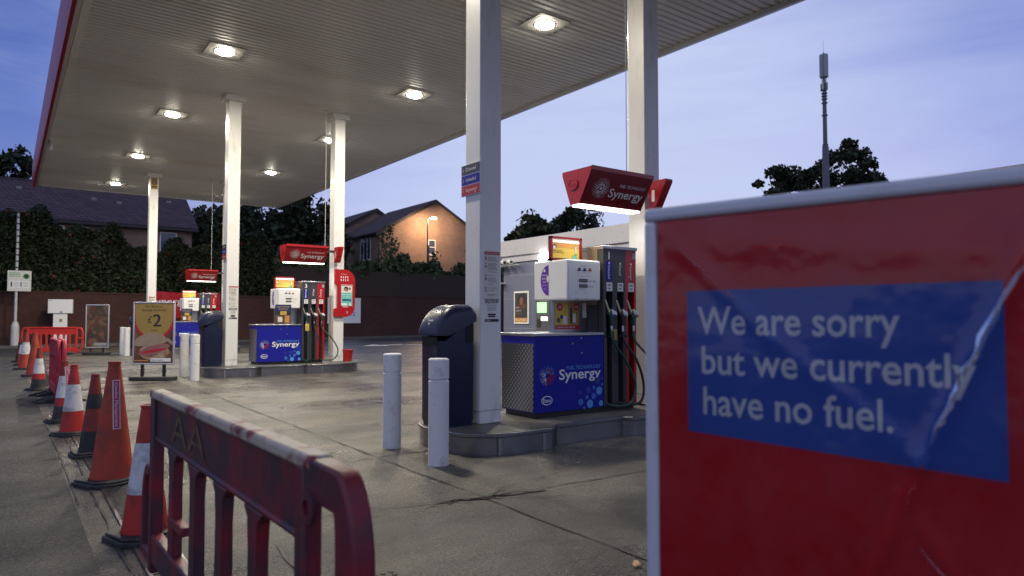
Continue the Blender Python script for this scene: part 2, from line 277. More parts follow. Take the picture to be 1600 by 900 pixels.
class MB:
    def __init__(s): s.v = []; s.f = []; s.fm = []; s.ms = []
    def mi(s, m):
        m = M[m] if isinstance(m, str) else m
        if m not in s.ms: s.ms.append(m)
        return s.ms.index(m)
    def add(s, vs, fs, m, X=None):
        b = len(s.v); i = s.mi(m)
        s.v += [tuple(X @ Vector(q)) for q in vs] if X is not None else [tuple(q) for q in vs]
        for q in fs: s.f.append(tuple(b + k for k in q)); s.fm.append(i)
        return s
    def box(s, x0, y0, z0, x1, y1, z1, m, X=None):
        v = [(x0, y0, z0), (x1, y0, z0), (x1, y1, z0), (x0, y1, z0), (x0, y0, z1), (x1, y0, z1), (x1, y1, z1), (x0, y1, z1)]
        return s.add(v, [(0, 3, 2, 1), (4, 5, 6, 7), (0, 1, 5, 4), (1, 2, 6, 5), (2, 3, 7, 6), (3, 0, 4, 7)], m, X)
    def prism(s, poly, h0, h1, m, X=None):       # poly in local xy, extruded along local z
        n = len(poly); v = [(a, b, h0) for a, b in poly] + [(a, b, h1) for a, b in poly]
        return s.add(v, [tuple(range(n))[::-1], tuple(range(n, 2 * n))] + [(i, (i + 1) % n, n + (i + 1) % n, n + i) for i in range(n)], m, X)
    def flat(s, poly, m, X, off=0.0): return s.add([(a, b, off) for a, b in poly], [tuple(range(len(poly)))], m, X)
    def rect(s, x0, y0, x1, y1, m, X, off=0.0): return s.flat([(x0, y0), (x1, y0), (x1, y1), (x0, y1)], m, X, off)
    def disc(s, x, y, rx, m, X, off=0.0, ry=None, n=20): return s.flat([(x + rx * math.cos(6.28318 * i / n), y + (ry or rx) * math.sin(6.28318 * i / n)) for i in range(n)], m, X, off)
    def ring(s, x, y, rx, ry, w, m, X, off=0.0, n=32):
        v = []; f = []
        for i in range(n):
            c, q = math.cos(6.28318 * i / n), math.sin(6.28318 * i / n); v += [(x + rx * c, y + ry * q, off), (x + (rx - w) * c, y + (ry - w) * q, off)]
        for i in range(n): a = 2 * i; b = 2 * ((i + 1) % n); f.append((a, b, b + 1, a + 1))
        return s.add(v, f, m, X)
    def text(s, t, x, y, m, X, size=None, width=None, cap=None, align='L', off=0.0, shear=0, bold=0):
        v, f = text_geo(t, bold); w = v[:, 0].max() - v[:, 0].min(); x0 = v[:, 0].min()
        sy = cap / 0.69 if cap else size; sx = width / w if width else sy
        if sy is None: sy = sx
        o = {'L': 0, 'C': -w * sx / 2, 'R': -w * sx}[align]
        return s.add([(x + o + (a - x0) * sx + shear * b * sy, y + b * sy, off) for a, b, c in v], f, m, X)
    def cyl(s, p0, p1, r0, m, r1=None, n=20, caps=True, X=None):
        r1 = r0 if r1 is None else r1; p0 = Vector(p0); p1 = Vector(p1); d = (p1 - p0).normalized(); a = d.orthogonal().normalized(); b = d.cross(a)
        v = []
        for p, r in ((p0, r0), (p1, r1)): v += [tuple(p + a * (r * math.cos(6.28318 * i / n)) + b * (r * math.sin(6.28318 * i / n))) for i in range(n)]
        f = [(i, (i + 1) % n, n + (i + 1) % n, n + i) for i in range(n)]
        if caps: f += [tuple(range(n))[::-1], tuple(range(n, 2 * n))]
        return s.add(v, f, m, X)
    def lathe(s, prof, m, n=28, X=None, caps=True):
        ms = m if isinstance(m, list) else [m] * (len(prof) - 1)
        for k in range(len(prof) - 1):
            (r0, z0), (r1, z1) = prof[k], prof[k + 1]
            v = [(r0 * math.cos(6.28318 * i / n), r0 * math.sin(6.28318 * i / n), z0) for i in range(n)] + [(r1 * math.cos(6.28318 * i / n), r1 * math.sin(6.28318 * i / n), z1) for i in range(n)]
            s.add(v, [(i, (i + 1) % n, n + (i + 1) % n, n + i) for i in range(n)], ms[k], X)
        return s
    def tube(s, pts, r, m, n=10, closed=False, X=None):
        P = [Vector(p) for p in pts]; K = len(P); v = []; rr = r if isinstance(r, (list, tuple)) else [r] * K; up = None
        for i, p in enumerate(P):
            d = (P[(i + 1) % K] - P[i - 1]) if closed else (P[min(i + 1, K - 1)] - P[max(i - 1, 0)])
            d.normalize(); a = up - d * up.dot(d) if up is not None else d.orthogonal()
            if a.length < 1e-5: a = d.orthogonal()
            a.normalize(); up = a; b = d.cross(a)
            v += [tuple(p + a * (rr[i] * math.cos(6.28318 * j / n)) + b * (rr[i] * math.sin(6.28318 * j / n))) for j in range(n)]
        f = []
        for i in range(K if closed else K - 1):
            i2 = (i + 1) % K
            f += [(i * n + j, i * n + (j + 1) % n, i2 * n + (j + 1) % n, i2 * n + j) for j in range(n)]
        if not closed: f += [tuple(range(n))[::-1], tuple(range((K - 1) * n, K * n))]
        return s.add(v, f, m, X)
    def build(s, name, parent=None, bevel=0, seg=2, sharp=38, loc=None):
        me = bpy.data.meshes.new(name); me.from_pydata(s.v, [], s.f)
        for m in s.ms: me.materials.append(m)
        me.polygons.foreach_set('material_index', s.fm); me.update()
        if sharp: me.shade_smooth(); me.set_sharp_from_angle(angle=R(sharp))
        o = bpy.data.objects.new(name, me); COL.objects.link(o)
        if parent: o.parent = parent
        if loc: o.location = loc
        if bevel:
            # weld first so that lathe rings and boxes bevel cleanly
            b = o.modifiers.new('bevel', 'BEVEL'); b.width = bevel; b.segments = seg; b.limit_method = 'ANGLE'; b.angle_limit = R(50); b.harden_normals = False
        return o
def weld(o, d=.0004):
    import bmesh
    bm = bmesh.new(); bm.from_mesh(o.data); bmesh.ops.remove_doubles(bm, verts=bm.verts, dist=d); bm.to_mesh(o.data); bm.free()
    o.data.shade_smooth(); o.data.set_sharp_from_angle(angle=R(38)); return o
def tag(o, label=None, cat=None, group=None, kind=None):
    if label: o['label'] = label
    if cat: o['category'] = cat
    if group: o['group'] = group
    if kind: o['kind'] = kind
    return o
def thing(name, loc, label, cat, group=None, rz=0):
    o = bpy.data.objects.new(name, None); COL.objects.link(o); o.empty_display_size = .2; o.location = loc; o.rotation_euler = (0, 0, rz)
    return tag(o, label, cat, group)
def copy_tree(o, parent=None):
    c = o.copy(); COL.objects.link(c)
    if parent: c.parent = parent
    for ch in list(o.children): copy_tree(ch, c)
    return c
def quads(name, P, size, m, parent, flatten=.0, asp=1.5, m2=None, frac2=0):
    """many small leaf faces at the points P"""
    n = len(P); a = RNG.normal(size=(n, 3)); a[:, 2] *= (1 - flatten); a /= np.linalg.norm(a, axis=1)[:, None] + 1e-9
    b = np.cross(a, RNG.normal(size=(n, 3))); b /= np.linalg.norm(b, axis=1)[:, None] + 1e-9
    s = size * RNG.uniform(.4, 1.6, size=(n, 1)); A = a * s * asp / 2; B = b * s / 2
    V = np.stack([P - A, P - A * .1 + B, P + A, P - A * .1 - B], 1).reshape(-1, 3)
    me = bpy.data.meshes.new(name); me.vertices.add(4 * n); me.vertices.foreach_set('co', V.ravel()); me.loops.add(4 * n); me.loops.foreach_set('vertex_index', np.arange(4 * n, dtype=np.int32))
    me.polygons.add(n); me.polygons.foreach_set('loop_start', np.arange(0, 4 * n, 4, dtype=np.int32)); me.polygons.foreach_set('loop_total', np.full(n, 4, dtype=np.int32))
    me.materials.append(M[m])
    if m2: me.materials.append(M[m2]); me.polygons.foreach_set('material_index', (RNG.random(n) < frac2).astype(np.int32))
    me.update(calc_edges=True)
    o = bpy.data.objects.new(name, me); COL.objects.link(o); o.parent = parent; return o

ROWS = [0.0, 10.6, 21.6]; ISL = .22
FX = lambda o: fr(o, (1, 0, 0), (0, 0, 1))        # a face looking towards -Y
FL = lambda o: fr(o, (0, -1, 0), (0, 0, 1))       # a face looking towards -X

# ================================================================== SETTING
def sheet(name, x0, y0, x1, y1, z, m):
    b = MB(); b.add([(x0, y0, z), (x1, y0, z), (x1, y1, z), (x0, y1, z)], [(0, 1, 2, 3)], m); return tag(b.build(name, sharp=0), kind='structure')
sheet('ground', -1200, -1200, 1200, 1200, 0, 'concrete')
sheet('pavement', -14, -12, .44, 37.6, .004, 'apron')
def road():
    b = MB(); b.add([(8.6, 26, .004), (9.5, 18.5, .004), (11.6, 13, .004), (12.4, 8, .004), (40, 8, .004), (40, 44, .004), (9.2, 38.4, .004), (8.2, 34, .004)], [tuple(range(8))], 'asphalt'); return tag(b.build('roadway', sharp=0), kind='structure')
road()
def joint(b, p, q, w, jit=.008, step=.12, gap=0):
    p = Vector(p); q = Vector(q); d = q - p; n = max(2, int(d.length / step)); t = Vector((-d.y, d.x)).normalized(); off = 0; pts = []
    for i in range(n + 1):
        off = off * .8 + random.gauss(0, jit); pts.append((p + d * (i / n) + t * off, w * .8 * random.uniform(.25, 1.4)))
    for i in range(n):
        if random.random() < gap: continue
        (a, wa), (c, wc) = pts[i], pts[i + 1]; z = .008
        b.add([tuple(a + t * wa / 2) + (z,), tuple(a - t * wa / 2) + (z,), tuple(c - t * wc / 2) + (z,), tuple(c + t * wc / 2) + (z,)], [(0, 1, 2, 3)], 'joint')
b = MB()
joint(b, (2.95, 0), (2.92, 37), .022, .003)
joint(b, (.32, 28), (.47, 5.9), .02, .003); joint(b, (.575, -3), (.575, 36.5), .018, .002); joint(b, (.30, 36), (.32, 28), .02, .003)
joint(b, (.585, 4.9), (2.93, 4.33), .02, .006); joint(b, (2.93, 4.33), (9.5, 4.0), .022, .006)
joint(b, (2.94, 4.32), (3.5, 4.0), .012, .015, .05); joint(b, (3.5, 4.0), (3.75, 3.55), .008, .015, .05); joint(b, (3.2, 4.5), (4.6, 4.75), .012, .012, .06)
for k in range(13): qx = random.gauss(2.75, .35); joint(b, (qx, 4.36 + random.gauss(0, .03)), (qx + random.uniform(.08, .22), 4.34 + random.gauss(0, .05)), random.uniform(.015, .04), .012, .03)
joint(b, (3.05, 14.0), (3.9, 12.9), .01, .02, .06); joint(b, (3.9, 8.0), (5.2, 8.5), .012, .02, .06); joint(b, (5.2, 8.5), (7.9, 8.1), .010, .02, .08)
joint(b, (.6, 11.5), (10.4, 11.2), .016, .004, gap=.15); joint(b, (2.4, 8.42), (4.2, 7.95), .016, .012, gap=.25); joint(b, (2.3, 6.13), (3.7, 6.2), .03, .012)
joint(b, (1.32, 4.2), (1.27, 2.5), .018, .012); joint(b, (-6, 6.67), (.45, 6.67), .012, .004); joint(b, (-6, 13.8), (.45, 13.75), .016, .004); joint(b, (-6, 23), (.4, 22.9), .016, .004)
joint(b, (.6, 21.5), (10, 21.3), .016, .004); joint(b, (.6, 27), (10, 26.8), .016, .004); joint(b, (3.0, 14.0), (9.6, 13.8), .015, .004, gap=.2); joint(b, (2.94, 2.3), (9, 2.1), .016, .005)
joint(b, (2.55, 4.42), (3.6, 4.22), .05, .02, gap=.2); joint(b, (7.2, 11.2), (7.3, 4), .012, .004, gap=.2); joint(b, (.6, 16.6), (2.95, 16.5), .015, .004)
tag(b.build('concrete_joints', sharp=0), kind='structure')

b = MB()                                            # slotted drain cover strip beside the cones
x0, x1 = .66, .83
b.box(x0 - .02, 1.5, .003, x0, 36.5, .012, 'kerbsteel'); b.box(x1, 1.5, .003, x1 + .02, 36.5, .012, 'kerbsteel'); b.box(x0, 1.5, .002, x1, 36.5, .0045, 'void')
y = 1.5
while y < 36.4:
    b.box(x0, y, .005, x1, y + .018, .011, 'rubber'); y += .036 if y < 12 else .07
tag(b.build('drain_cover', sharp=0), 'long slotted metal drain strip running along the row of cones', 'drain')
t = thing('manhole_cover', (1.51, 3.19, 0), 'square metal manhole cover set in the concrete near the red barrier', 'manhole')
b = MB(); b.box(-.24, -.24, .003, .24, .24, .012, 'iron')
for i in range(9):
    for j in range(9): b.box(-.20 + i * .046, -.20 + j * .046, .012, -.178 + i * .046, -.178 + j * .046, .016, 'iron')
b.build('plate', t)

# curved white turn arrow painted on the road
b = MB(); fl = Matrix.Translation((0, 0, .009))
def strip(pts, w, b):
    P = [Vector(p) for p in pts]
    for i in range(len(P) - 1):
        d = (P[min(i + 2, len(P) - 1)] - P[max(i - 1, 0)]).normalized() if 0 else (P[i + 1] - P[i]).normalized(); n = Vector((-d.y, d.x)) * w / 2
        b.add([tuple(P[i] + n) + (.009,), tuple(P[i] - n) + (.009,), tuple(P[i + 1] - n) + (.009,), tuple(P[i + 1] + n) + (.009,)], [(0, 1, 2, 3)], 'marking')
ARROW = [(14.3, 29.6), (15.6, 29.9), (16.4, 29.0), (16.6, 27.4), (16.2, 25.2)]
strip(ARROW, .5, b); b.add([(13.1, 29.3, .009), (14.35, 28.7, .009), (14.35, 30.7, .009)], [(0, 1, 2)], 'marking')
strip([(19, 27.5), (20.5, 27.4), (22.5, 26.5)], .2, b); strip([(11.6, 20.2), (13.2, 18.8), (14.6, 17.0)], .12, b)
tag(b.build('road_marking', sharp=0), kind='structure')

# ------------------------------------------------------------------ canopy
CX0, CX1, CY0, CY1, CZ = .88, 10.25, -1.0, 32.9, 6.6
t = thing('canopy', (0, 0, 0), 'large flat white ribbed filling station canopy with red fascia edge', 'canopy')
b = MB(); v = []; f = []; y = CY0; pitch = .15; rows = []
while y < CY1:
    for dy, dz in ((0, 0), (.085, 0), (.10, .024), (.135, .024)): rows.append((y + dy, CZ + dz))
    y += pitch
rows.append((CY1, CZ))
for yy, zz in rows: v += [(CX0, yy, zz), (CX1, yy, zz)]
for i in range(len(rows) - 1): f.append((2 * i, 2 * i + 2, 2 * i + 3, 2 * i + 1))
b.add(v, f, 'soffit'); b.build('soffit', t, sharp=20)
b = MB(); b.box(CX0, CY0, CZ + .05, CX1, CY1, 7.2, 'soffit'); b.build('roof_deck', t)
b = MB(); b.prism([(.70, 7.45), (.70, 6.62), (.74, 6.50), (.80, 6.47), (.80, 7.45)], CY0, CY1 + .1, 'fascia', fr((0, 0, 0), (1, 0, 0), (0, 0, 1)) @ Matrix.Rotation(0, 4, 'X') @ Matrix.Scale(-1, 4, (0, 0, 1)))
b.build('fascia', t)
b = MB(); b.box(.805, CY0, 6.52, .878, CY1, 7.3, 'alu'); b.build('inner_trim', t)
b = MB(); b.box(CX1 + .002, CY0, CZ - .09, CX1 + .07, CY1, 7.3, 'alu'); b.build('edge_beam', t)
b = MB(); b.box(CX0, CY1 + .002, CZ - .03, CX1, CY1 + .06, 7.3, 'soffit'); b.build('end_trim', t)
b = MB(); b.box(.9, CY0, 6.575, 1.02, CY1, 6.597, 'soffit'); b.box(.93, 24.2, 6.3, 1.0, 24.6, 6.575, 'soffit'); b.build('cable_tray', t)

def canopy_light(x, y, label):
    t = thing('canopy_light', (x, y, CZ), label, 'ceiling light', 'floodlights recessed in the canopy')
    b = MB(); s = .34; b.box(-s, -s, -.018, s, s, .0, 'fixture'); b.build('frame', t, bevel=.004)
    b = MB(); b.lathe([(.196, -.0185), (.19, -.027), (.177, -.028), (.175, -.0185)], 'fixture', 24); b.build('lens_rim', t)
    b = MB(); b.lathe([(.172, -.022), (.168, -.042), (.12, -.066), (.06, -.078), (.0005, -.082)], 'lamp', 20); b.build('diffuser', t)
    ld = bpy.data.lights.new('canopy_lamp', 'AREA'); ld.shape = 'DISK'; ld.size = .24; ld.energy = 205; ld.color = (1.0, .91, .73)
    lo = bpy.data.objects.new('bulb', ld); COL.objects.link(lo); lo.parent = t; lo.location = (0, 0, -.085)
wh = {(0, 0): 'out of frame nearest the camera, left row', (0, 1): 'above the red barrier, second from the near end of the left row'}
LL = ['nearest lamp of the left row of canopy floodlights, out over the barrier', 'second lamp of the left row of canopy floodlights, almost overhead', 'large lit square floodlight left of the bin column, nearest one seen in the left row',
      'lit square floodlight just left of the tall middle left column cap', 'small lit floodlight left of the farthest column, second from the far edge', 'smallest lit floodlight by the far left canopy edge']
for (y, l) in zip((8.3, 13.99, 19.21, 24.91, 30.65), LL[1:]): canopy_light(3.33, y, l)
LR = ['nearest lamp of the right row of canopy floodlights, overhead of the island', 'largest lit square floodlight between the two nearest columns', 'lit square floodlight between bin column and middle right column', 'lit floodlight partly hidden by the middle right column',
      'small lit floodlight between the two middle columns near the far edge', 'farthest floodlight of the right row hidden by the middle left column']
for (y, l) in zip((9.28, 14.12, 19.28, 24.94, 30.65), LR[1:]): canopy_light(7.6, y, l)

# ------------------------------------------------------------------ islands
def island(dy, label):
    t = thing('pump_island', (0, dy, 0), label, 'pump island', 'raised pump islands')
    c0, y0, y1 = 3.58, 5.52, 6.98
    def arc(cx, cy, r, a0, a1, n=10): return [(cx + r * math.cos(R(a0 + (a1 - a0) * i / n)), cy + r * math.sin(R(a0 + (a1 - a0) * i / n))) for i in range(n + 1)]
    r = .62; rs = .16
    def outline(o):
        p = arc(c0 + r, y0 + r, r + o, 180, 270) + arc(4.60, y0 + .15, .15 + o, 270, 325, 4) + [(4.80, y0 + .13 - o), (5.80, y0 + .13 - o)] + arc(5.95, y0 + .15, .15 + o, 215, 270, 4)
        p += arc(7.35 - r, y0 + r, r + o, 270, 360) + arc(7.35 - r, y1 - r, r + o, 0, 90) + arc(5.95, y1 - .15, .15 + o, 90, 145, 4) + [(5.80, y1 - .13 + o), (4.80, y1 - .13 + o)] + arc(4.60, y1 - .15, .15 + o, 35, 90, 4) + arc(c0 + r, y1 - r, r + o, 90, 180)
        return p
    b = MB(); b.prism(outline(-.015), 0, .170, 'kerbsteel'); weld(b.build('kerb_face', t))
    b = MB(); b.prism(outline(.0), .172, .215, 'kerbsteel'); b.build('kerb_lip', t, bevel=.008)
    b = MB(); b.prism(outline(-.02), .20, ISL, 'islandtop'); b.build('top', t)
    for a in (3.95, 4.50, 6.2): b = MB(); b.box(a, y0 + .010 if a > 4.2 else y0 + .03, 0, a + .03, y0 + .12, .168, 'steel'); b.build('kerb_seam', t)
for dy, l in zip(ROWS, ['nearest steel kerbed pump island with one column beside the navy bin', 'middle steel kerbed pump island carrying pump 3', 'farthest steel kerbed pump island behind the food poster']): island(dy, l)

# ------------------------------------------------------------------ columns and their notices
def column(x, y, label):
    t = thing('canopy_column', (x, y, ISL), label, 'column', 'white canopy columns')
    b = MB(); b.box(-.14, -.15, 0, .14, .15, CZ - ISL - .13, 'white_paint'); b.build('shaft', t, bevel=.012)
    b = MB(); b.box(-.23, -.24, CZ - ISL - .13, .23, .24, CZ - ISL - .002, 'white_paint'); b.build('cap', t, bevel=.01)
    b = MB(); b.box(-.145, -.155, .14, .145, .155, .146, 'greyink'); b.build('base_band', t)
CA, CB, CYO = 4.245, 6.85, 6.27
labs = ['nearest white column right behind the navy bin on the nearest island', 'white column behind the blurred notice, by pump 1', 'tall middle white column behind the paired bollards and navy bin', 'white column carrying the red lozenge sign beside pump 3', 'farthest white column seen, behind the food poster', 'white column of the farthest island, hidden behind pump 5']
for k, dy in enumerate(ROWS):
    column(CA, CYO + dy, labs[2 * k]); column(CB, CYO + dy, labs[2 * k + 1])

def notice(x, dy, label, extra=True):
    t = thing('safety_notice', (x, CYO + dy - .153, 1.42), label, 'notice', 'printed notices on the columns')
    X = FX((0, 0, 0)); b = MB(); b.box(-.10, -.004, .15, .10, 0, .66, 'offwhite'); b.build('sheet', t)
    b = MB(); rnd = random.Random(3)
    b.rect(-.10, .63, .10, .665, 'pred', X, .006); b.text('NOTICE TO CUSTOMERS', 0, .64, 'white', X, width=.17, cap=.014, align='C', off=.007)
    b.ring(0, .405, .10, .255, .003, 'pred', X, .0055, n=4) if 0 else None
    z = .60
    while z > .17:
        if rnd.random() < .82:
            w = rnd.uniform(.07, .13); b.rect(-.055, z, -.055 + w, z + .006, 'greyink', X, .006)
            if rnd.random() < .4: b.disc(-.08, z + .002, .009, 'pred' if z > .42 else 'navyink', X, .006, n=10)
        z -= .0135
    if extra:
        for i in range(15):
            for j in range(4):
                if (i + j) % 2: b.rect(-.09 + i * .012, .10 + j * .0115, -.078 + i * .012, .1115 + j * .0115, 'ink', X, .005)
        b.text('POLICE', 0, .106, 'white', X, width=.11, cap=.034, align='C', off=.007)
        b.text('Drive-off Alert', 0, .07, 'ink', X, width=.14, cap=.014, align='C', off=.005)
        for z in (.05, .036, .022): b.rect(-.06, z, .06, z + .005, 'greyink', X, .005)
        b.rect(-.05, -.03, .05, -.012, 'ink', X, .005); b.rect(-.045, -.05, .045, -.036, 'ink', X, .005)
        b.rect(-.09, -.10, .09, -.072, 'ink', X, .005); b.text('CRIME', -.08, -.096, 'white', X, width=.06, cap=.016, off=.007)
    b.build('print', t, sharp=0)
notice(CA + .01, 0, 'narrow white notice headed in red on the nearest column above the police panel'); notice(CA + .02, ROWS[1], 'faint notice on the tall middle left column'); notice(CA, ROWS[2], 'small notice on the farthest column above the food poster')

def grade_board(dy, label):
    t = thing('fuel_grade_board', (CA - .143, CYO + dy, 2.72), label, 'sign', 'fuel grade boards on column sides')
    X = FL((-.012, .19, 0)); b = MB()
    b.box(-.012, -.17, -.004, 0, .21, .344, 'alu'); b.build('backing', t)
    b = MB()
    for i, (m, s) in enumerate((('pred', 'Supreme+'), ('blue', 'Unleaded'), ('grey', 'Diesel'))):
        b.rect(-.012, .004 + i * .116, .35, .108 + i * .116, m, X, .002); b.text('i', .02, .035 + i * .116, 'white', X, cap=.045, off=.003)
        b.text(s, .075, .04 + i * .116, 'white', X, width=.2 if i else .23, cap=.038, off=.003)
    b.text('97', .25, .012, 'white', X, cap=.02, off=.003); b.build('print', t, sharp=0)
grade_board(0, 'small three stripe diesel, unleaded and supreme board on the nearest column'); grade_board(ROWS[1], 'small fuel grade board edge on the tall middle left column')

t = thing('camera_notice', (CA, CYO + ROWS[2] - .155, 6.02), 'small black surveillance camera symbol notice at the top of the farthest column', 'notice')
b = MB(); X = FX((0, 0, 0)); b.box(-.11, -.004, 0, .11, 0, .42, 'gold'); b.build('sheet', t)
b = MB(); b.disc(0, .25, .09, 'ink', X, .006); b.disc(0, .25, .05, 'gold', X, .008); b.disc(0, .25, .025, 'ink', X, .010); b.rect(-.09, .36, .09, .38, 'ink', X, .006); b.rect(-.08, .06, .08, .11, 'ink', X, .006); b.build('print', t, sharp=0)

# ------------------------------------------------------------------ logos
def synergy_ring(b, x, y, r, X, cols, off=.003, core='pred'):
    rnd = random.Random(5)
    for k in range(6):
        n = 11 + 3 * k; rr = r * (.36 + .13 * k)
        for i in range(n):
            a = 6.28318 * i / n + k * .5; rad = r * (.075 - .008 * k) * rnd.uniform(.7, 1.3)
            b.disc(x + rr * math.cos(a), y + rr * math.sin(a), rad, cols(a, k), X, off, n=7)
    b.disc(x, y, r * .16, core, X, off, n=14)
def esso(b, x, y, rx, ry, X, ink='white', off=.003, w=.1):
    b.ring(x, y, rx, ry, rx * w * 1.1, ink, X, off, n=36); b.text('Esso', x, y - ry * .40, ink, X, width=rx * 1.4, cap=ry * .85, align='C', off=off + .001, bold=.015)

# ------------------------------------------------------------------ fuel pumps
def pump(num, dy, label, low_poster):
    t = thing('fuel_pump', (4.80, 6.05 + dy, ISL), label, 'fuel pump', 'fuel pumps on the islands')
    b = MB(); b.box(.035, .03, 0, 1.62, .6, .062, 'black'); b.build('base', t)
    b = MB(); b.box(0, 0, .06, 1.07, .64, .93, 'blue'); cab = b.build('cabinet', t, bevel=.008)
    X = FX((0, 0, 0)); b = MB()
    def pt(px, py):                                     # measured on the printed panel
        u = (px - 185) / 305; yb = 820 - 25 * u; return u * 1.07, .06 + (yb - py) / (yb - 427) * .87
    for (px, py, r, m) in ((382, 768, 14, 'cyan2'), (425, 778, 17, 'cyan'), (411, 743, 9, 'cyan2'), (442, 738, 13, 'cyan2'), (418, 707, 13, 'cyan3'), (443, 695, 8, 'cyan2'), (468, 712, 17, 'cyan'), (460, 660, 13, 'cyan3'), (380, 718, 8, 'cyan3'), (398, 797, 6, 'cyan2'), (483, 680, 6, 'cyan2'), (476, 776, 12, 'cyan')):
        x, z = pt(px, py); b.disc(x, z, r * .0029, m, X, .003)
    x, z = pt(238, 628); rnd = random.Random(2)
    synergy_ring(b, x, z, .112, X, lambda a, k: 'white' if math.cos(a - 3.4) > .45 else ('cyan' if math.sin(a) > .1 else ('pred' if math.cos(a) > -.2 else 'cyan')), .003, 'blue')
    for k in range(26): a = rnd.uniform(-1.9, 1.6); q = rnd.uniform(.035, .075); b.disc(x + q * math.cos(a), z + q * math.sin(a), .009, 'pred', X, .0035, n=7)
    b.text('FUEL TECHNOLOGY', pt(320, 594)[0], pt(400, 597)[1], 'cyan', X, width=.545, cap=.040, off=.003, bold=.010)
    b.text('Synergy', pt(287, 640)[0], pt(380, 646)[1], 'white', X, width=.66, cap=.115, off=.003, bold=.016); b.text('tm', pt(470, 640)[0] + .03, pt(470, 652)[1], 'white', X, cap=.012, off=.003)
    x, z = pt(235, 754); esso(b, x, z, .082, .052, X)
    b.rect(.02, .842, 1.05, .846, 'ink', X, .003)
    for px, py in ((347, 467), (388, 516), (386, 440)):
        x, z = pt(px, py); b.disc(x, z, .011, 'steel', X, .004, n=10)
    b.build('livery', cab, sharp=0)
    b = MB(); b.box(-.006, .022, .075, .0, .618, .845, 'halftone'); b.build('side_panel', t)
    b = MB(); b.box(-.018, -.018, .93, 1.066, .658, .965, 'steel'); b.build('worktop', t, bevel=.005)
    b = MB(); b.box(.50, .30, .965, 1.07, .36, 1.36, 'steel'); b.build('back_panel', t, bevel=.004)
    b = MB(); b.box(.495, 0, 1.35, 1.03, .64, 1.835, 'white_plastic'); head = b.build('display_head', t, bevel=.022, seg=3)
    b = MB(); X = FX((.495, 0, 1.35))
    b.text('Please pay here', .265, .405, 'greyink', X, width=.14, cap=.016, align='C', off=.003)
    for i, m in enumerate(('navyink', 'navyink', 'pred')):
        b.rect(.165 + i * .085, .365, .205 + i * .085, .385, m, X, .003); b.rect(.15 + i * .085, .35, .215 + i * .085, .364, m, X, .003)
    b.text('Check grade selected before use', .25, .285, 'greyink', X, width=.22, cap=.012, align='C', off=.003)
    b.text('£', .155, .222, 'ink', X, cap=.022, off=.003); b.rect(.18, .215, .315, .255, 'ink', X, .003); b.text('Price Sale', .325, .222, 'ink', X, width=.125, cap=.022, off=.003)
    b.rect(.18, .15, .315, .19, 'ink', X, .003); b.text('Litres', .325, .158, 'ink', X, width=.085, cap=.022, off=.003)
    for i in range(9): b.rect(.19 + i * .013, .225, .197 + i * .013, .245, 'greyink', X, .004); b.rect(.19 + i * .013, .16, .197 + i * .013, .18, 'greyink', X, .004)
    for px, pz in ((.13, .09), (.29, .09), (.15, .02), (.29, .018)): b.disc(px, pz, .006, 'ink', X, .003, n=8)
    b.build('display', head, sharp=0)
    X = FL((.495, .64, 1.35)); b = MB(); c = []                                 # purple half-oval sticker on the left side
    for i in range(15): a = math.pi / 2 + math.pi * i / 14; c.append((.29 + .15 * math.cos(a), .245 + .185 * math.sin(a)))
    b.flat(c, 'purple', X, .003); b.rect(.262, .225, .30, .30, 'white', X, .005); b.disc(.215, .365, .02, 'white', X, .005, ry=.017)
    for i, s in enumerate(('Nectar', 'Buying', 'fuels')): b.text(s, .218, .30 - i * .042, 'white', X, cap=.024, align='C', off=.005)
    b.text('here', .22, .135, 'white', X, cap=.014, align='C', off=.005); b.rect(.17, .185, .28, .188, 'white', X, .005); b.build('loyalty_sticker', head, sharp=0)
    b = MB(); x0, x1, z0, z1 = .49, 1.0, 1.837, 2.135; yf = .30
    for q in ((x0, z0, x1, z0 + .025), (x0, z1 - .025, x1, z1), (x0, z0, x0 + .03, z1), (x1 - .03, z0, x1, z1)): b.box(q[0], yf, q[1], q[2], yf + .05, q[3], 'darkred')
    b.box(x0 + .03, yf + .02, z0 + .025, x1 - .03, yf + .05, z1 - .025, 'black'); top = b.build('topper', t)
    X = FX((x0, yf + .02, z0)); b = MB(); b.rect(.03, .225, .48, .273, 'boxlight', X, .003); b.rect(.03, .035, .48, .222, 'yellow', X, .003)
    b.rect(.03, .16, .48, .222, 'orange', X, .0035); b.disc(.075, .175, .03, 'ink', X, .005); b.disc(.07, .165, .022, 'offwhite', X, .006); b.text('THINKING AHEAD', .045, .118, 'ink', X, width=.15, cap=.017, off=.005); b.text('GET THERE IN ONE', .045, .095, 'ink', X, width=.18, cap=.017, off=.005)
    b.rect(.405, .08, .435, .205, 'green', X, .005); b.rect(.412, .10, .428, .19, 'offwhite', X, .006); b.rect(.36, .035, .43, .08, 'green', X, .005); b.rect(.365, .04, .42, .07, 'teal', X, .006); b.build('advert', top, sharp=0)
    # promotional poster
    b = MB()
